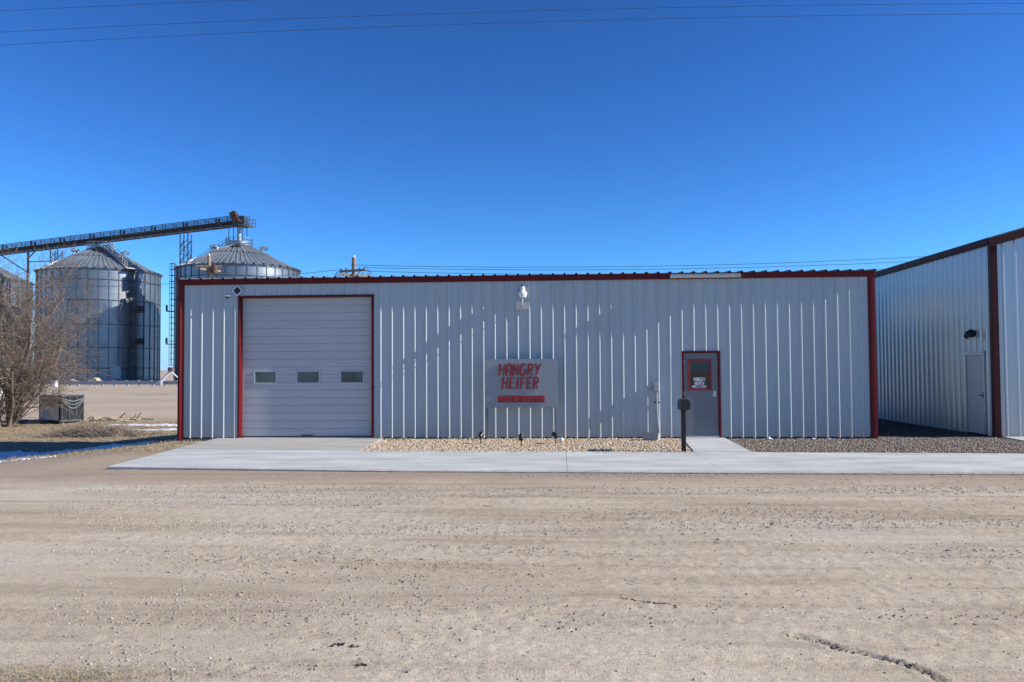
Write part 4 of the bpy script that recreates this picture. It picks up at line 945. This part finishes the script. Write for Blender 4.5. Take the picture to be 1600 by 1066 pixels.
# ------------------------------------------------------------------ utility poles and wires
def pole(cx, cy, h, skew, label, trans=False, z0=0.):
    t = thing('utility_pole', (cx, cy, z0), label, 'utility pole', 'wooden utility poles behind the building')
    MB().tube([(cx,cy,z0-.3),(cx,cy,h)], [.20,.17], 12).build('pole', WOODPOLE, t, True)
    dv = Vector((math.cos(skew), math.sin(skew), 0))
    for k, zz in enumerate((h-1.0, h-1.35)):
        dd = dv if k == 0 else Vector((math.cos(skew+.9), math.sin(skew+.9), -.0)).normalized()
        off = Vector((-dd.y, dd.x, 0))*-.16
        ca = MB().bar(Vector((cx,cy,zz))+off-dd*1.15, Vector((cx,cy,zz))+off+dd*1.15, .15, .17).build('crossarm', WOODPOLE, t)
        mb = MB()
        for s_ in (-1.05, -.6, .6, 1.05):
            p = Vector((cx,cy,zz+.06))+off+dd*s_; mb.tube([tuple(p), tuple(p+Vector((0,0,.07))), tuple(p+Vector((0,0,.1))), tuple(p+Vector((0,0,.17)))], [.02,.05,.06,.03], 8)
            if abs(s_) > 1: q = p-Vector((0,0,.12)); mb.tube([tuple(q), tuple(q+dd*s_*.25+Vector((0,0,.05))), tuple(q+dd*s_*.5-Vector((0,0,.12))), tuple(q+dd*s_*.5-Vector((0,0,.28)))], .03, 6)
        mb.build('insulators', DARKM, ca)
        mb = MB()
        for s_ in (-.7, .7): mb.bar(Vector((cx,cy,zz-.6))+off*.8, Vector((cx,cy,zz-.06))+off+dd*s_, .04)
        mb.build('braces', DARKM, ca)
    MB().tube([(cx+.02,cy,h),(cx+.02,cy,h+.06),(cx+.02,cy,h+.22)], [.09,.07,.03], 8).build('top_insulator', DECAL, t)
    if trans:
        MB().tube([(cx+.65,cy-.3,h-1.75),(cx+.65,cy-.3,h-1.7),(cx+.65,cy-.3,h-1.0),(cx+.65,cy-.3,h-.9)], [.2,.3,.3,.15], 14).build('transformer', RUST, t, True)
pole(-5.15, 38.0, 10.2, -.35, 'thick wooden utility pole top with skewed crossarms behind the garage end of the roof')
pole(-22.6, 51.9, 12.55, .2, 'thin wooden utility pole in front of the grain bin with a rusty transformer', True)
def wire(name, P, r, m, label, group):
    mb = MB(); mb.tube([tuple(p) for p in P], r, 5); o = mb.build(name, m); tag(o, label, 'power line', group); return o
WIRE = mat('wire_black', (.035,.05,.09), .6)
def sag(a, b, s, n=26): a, b = Vector(a), Vector(b); return [a.lerp(b, t)-Vector((0,0,s*4*t*(1-t))) for t in np.linspace(0, 1, n)]
wire('power_line', sag((-5.2,37.2,9.55),(60,42,11.6),1.0), .018, WIRE, 'topmost of the thin power lines behind the long roof, right of the pole', 'power lines behind the roof')
wire('power_line', sag((-4.2,37.3,9.35),(60,41.3,11.0),.9), .018, WIRE, 'second highest thin power line behind the long roof', 'power lines behind the roof')
wire('power_line', sag((-4.1,37.0,9.05),(60,40.5,10.3),.9), .018, WIRE, 'third thin power line behind the long roof', 'power lines behind the roof')
wire('power_line', sag((-5.1,38.2,8.75),(60,40,9.7),.9), .016, WIRE, 'lowest thin power line just above the long roof', 'power lines behind the roof')
wire('power_line', sag((-6.2,38.3,9.35),(-70,60,12.4),1.4), .018, WIRE, 'thin power line from the pole leftward across the grain bin', 'power lines behind the roof')
# three lines overhead in front of the buildings (they climb a little toward the left pole, out of sight)
def overhead(pts, label):
    xs_ = [p[0] for p in pts]; zs_ = [p[1] for p in pts]; c = np.polyfit(xs_, zs_, 2)
    wire('power_line', [(x_, -8.0, float(np.polyval(c, x_))) for x_ in np.linspace(-18, 38, 60)], .0036, WIRE, label, 'power lines over the road')
overhead([(.69,7.64),(5.2,7.735),(9.5,7.70),(17.66,7.58)], 'middle of the three dark overhead lines across the top of the sky')
overhead([(.69,7.42),(5.2,7.51),(9.5,7.53),(17.65,7.41)], 'lowest of the three dark overhead lines across the top of the sky')
overhead([(.69,8.02),(5.18,8.06),(9.5,8.05),(17.66,7.9)], 'short highest overhead line in the top left corner of the sky')

# ------------------------------------------------------------------ bare tree
def prisms(name, A, B, ra, rb, m, parent, k=4):
    A, B = np.asarray(A, float), np.asarray(B, float); ra, rb = np.asarray(ra), np.asarray(rb)
    d = B-A; d /= np.linalg.norm(d, axis=1)[:, None]+1e-9
    h = np.where(np.abs(d[:, 2:3]) < .9, np.array([[0,0,1.]]), np.array([[1.,0,0]]))
    u = np.cross(d, h); u /= np.linalg.norm(u, axis=1)[:, None]; w = np.cross(d, u)
    an = np.arange(k)*2*math.pi/k
    ring = u[:, None, :]*np.cos(an)[None, :, None]+w[:, None, :]*np.sin(an)[None, :, None]
    V = np.concatenate([A[:, None]+ring*ra[:, None, None], B[:, None]+ring*rb[:, None, None]], 1).reshape(-1, 3)
    b = (np.arange(len(A))*2*k)[:, None]; i = np.arange(k); j = (i+1) % k
    F = np.stack([b+i, b+j, b+k+j, b+k+i], 2).reshape(-1, 4)
    return fast_mesh(name, V, F, m, parent, True)
def grow(rg, S, p, d, L, r, lvl, maxl, droop=0.0):
    """append segments (a,b,ra,rb,level)"""
    nseg = 4 if lvl < 2 else 3; q = p; dd = d
    for i in range(nseg):
        dd = (dd+rg.normal(0, .13+.05*lvl, 3)+np.array([0,0,.05-droop])).astype(float); dd /= np.linalg.norm(dd)
        e = q+dd*L/nseg; r1 = r*(1-.16) if lvl < maxl else r*.7
        S.append((q, e, r, r1, lvl)); 
        if lvl < maxl:
            nb = 2 if lvl < 1 else (rg.integers(1, 3) if lvl < 3 else rg.integers(0, 4))
            if i == 0 and lvl < 2: nb = 1
            for _ in range(nb):
                side = rg.normal(0, 1, 3); side -= side@dd*dd; side /= np.linalg.norm(side)+1e-9
                ang = rg.uniform(.35, .95); nd = dd*math.cos(ang)+side*math.sin(ang)
                grow(rg, S, q+(e-q)*rg.random(), nd, L*rg.uniform(.48, .72), r1*rg.uniform(.42, .62), lvl+1, maxl, droop)
        q = e; r = r1
def bare_tree(name, base, stems, label, cat, maxl, seed, group=None, trunk_m=BARK, twig_m=TWIG):
    t = thing(name, base, label, cat, group); rg = np.random.default_rng(seed); S = []
    for (ox, oy, dx, dy, dz, L, r) in stems:
        d = np.array([dx,dy,dz], float); d /= np.linalg.norm(d); grow(rg, S, np.array(base)+np.array([ox,oy,-.1]), d, L, r, 0, maxl)
    for nm, sel, m, k in (('trunk', lambda l: l <= 0, trunk_m, 7), ('limbs', lambda l: l == 1, trunk_m, 6), ('crown', lambda l: l >= 2, twig_m, 3)):
        Q = [s for s in S if sel(s[4])]
        prisms(nm, [s[0] for s in Q], [s[1] for s in Q], [max(s[2], .006) for s in Q], [max(s[3], .004) for s in Q], m, t, k)
    return t, len(S)
tz = float(zg(-12.9, 11.6))
st = []
for (ang, tilt, L, r) in ((0, .12, 4.9, .12), (-20, .24, 4.8, .09), (150, .12, 4.9, .09), (40, .3, 4.2, .10), (80, .5, 3.7, .085), (130, .3, 4.2, .10), (180, .5, 3.4, .09), (230, .3, 3.7, .10), (290, .4, 3.0, .08), (-12, .38, 4.1, .09), (8, .50, 3.7, .085), (-25, .62, 3.0, .07), (200, .9, 3.0, .07)):
    a = R(ang); st.append((.35*math.cos(a), .3*math.sin(a), math.sin(tilt)*math.cos(a), math.sin(tilt)*math.sin(a), math.cos(tilt), L, r))
_, nseg = bare_tree('bare_tree', (-13.6, 11.9, tz), st, 'big leafless many-stemmed tree at the left edge beside the cabinet', 'tree', 4, 5)
print('tree segments', nseg)
st = [(.2*math.cos(a), .2*math.sin(a), math.sin(.6)*math.cos(a), math.sin(.6)*math.sin(a), .9, 2.0, .03) for a in np.linspace(0, 6, 8)]
bare_tree('bare_shrub', (-14.4, 10.2, float(zg(-14.4, 10.2))), st, 'low tangled leafless shrub at the foot of the big bare tree', 'shrub', 3, 9)
# brush pile
t = thing('brush_pile', (-6.9, 7.4, float(zg(-6.9, 7.4))), 'low pile of dead twigs at the edge of the ditch shade', 'brush pile')
A, B, ra = [], [], []
for _ in range(1500):
    u = rng.normal(0, 1.05); v = rng.normal(0, .35); x0 = -6.9+u; y0 = 7.5+v; z0 = float(zg(x0, y0))+abs(rng.normal(0, .16))*math.exp(-u*u*.5)
    a = rng.uniform(0, 6.28); l = rng.uniform(.2, .7); el = rng.normal(.15, .35)
    A.append((x0,y0,z0)); B.append((x0+l*math.cos(a)*math.cos(el), y0+l*math.sin(a)*.6, z0+l*math.sin(el))); ra.append(rng.uniform(.003, .011))
prisms('twigs', A, B, ra, [r*.5 for r in ra], BRUSH, t, 3)
# pale timber scraps behind the brush
A, B, ra = [], [], []
for _ in range(60):
    x0, y0 = rng.uniform(-11.0, -8.6), rng.uniform(13.5, 14.6); a = rng.uniform(0, 6.28); l = rng.uniform(.15, .6); z0 = float(zg(x0, y0))+rng.uniform(.0, .14)
    A.append((x0,y0,z0)); B.append((x0+l*math.cos(a), y0+l*math.sin(a), z0+rng.normal(.02,.07))); ra.append(rng.uniform(.012, .035))
o = prisms('timber_scraps', A, B, ra, ra, TAN, None, 4); tag(o, 'pale broken wood scraps on the grass behind the brush pile', 'wood scraps', kind='stuff')
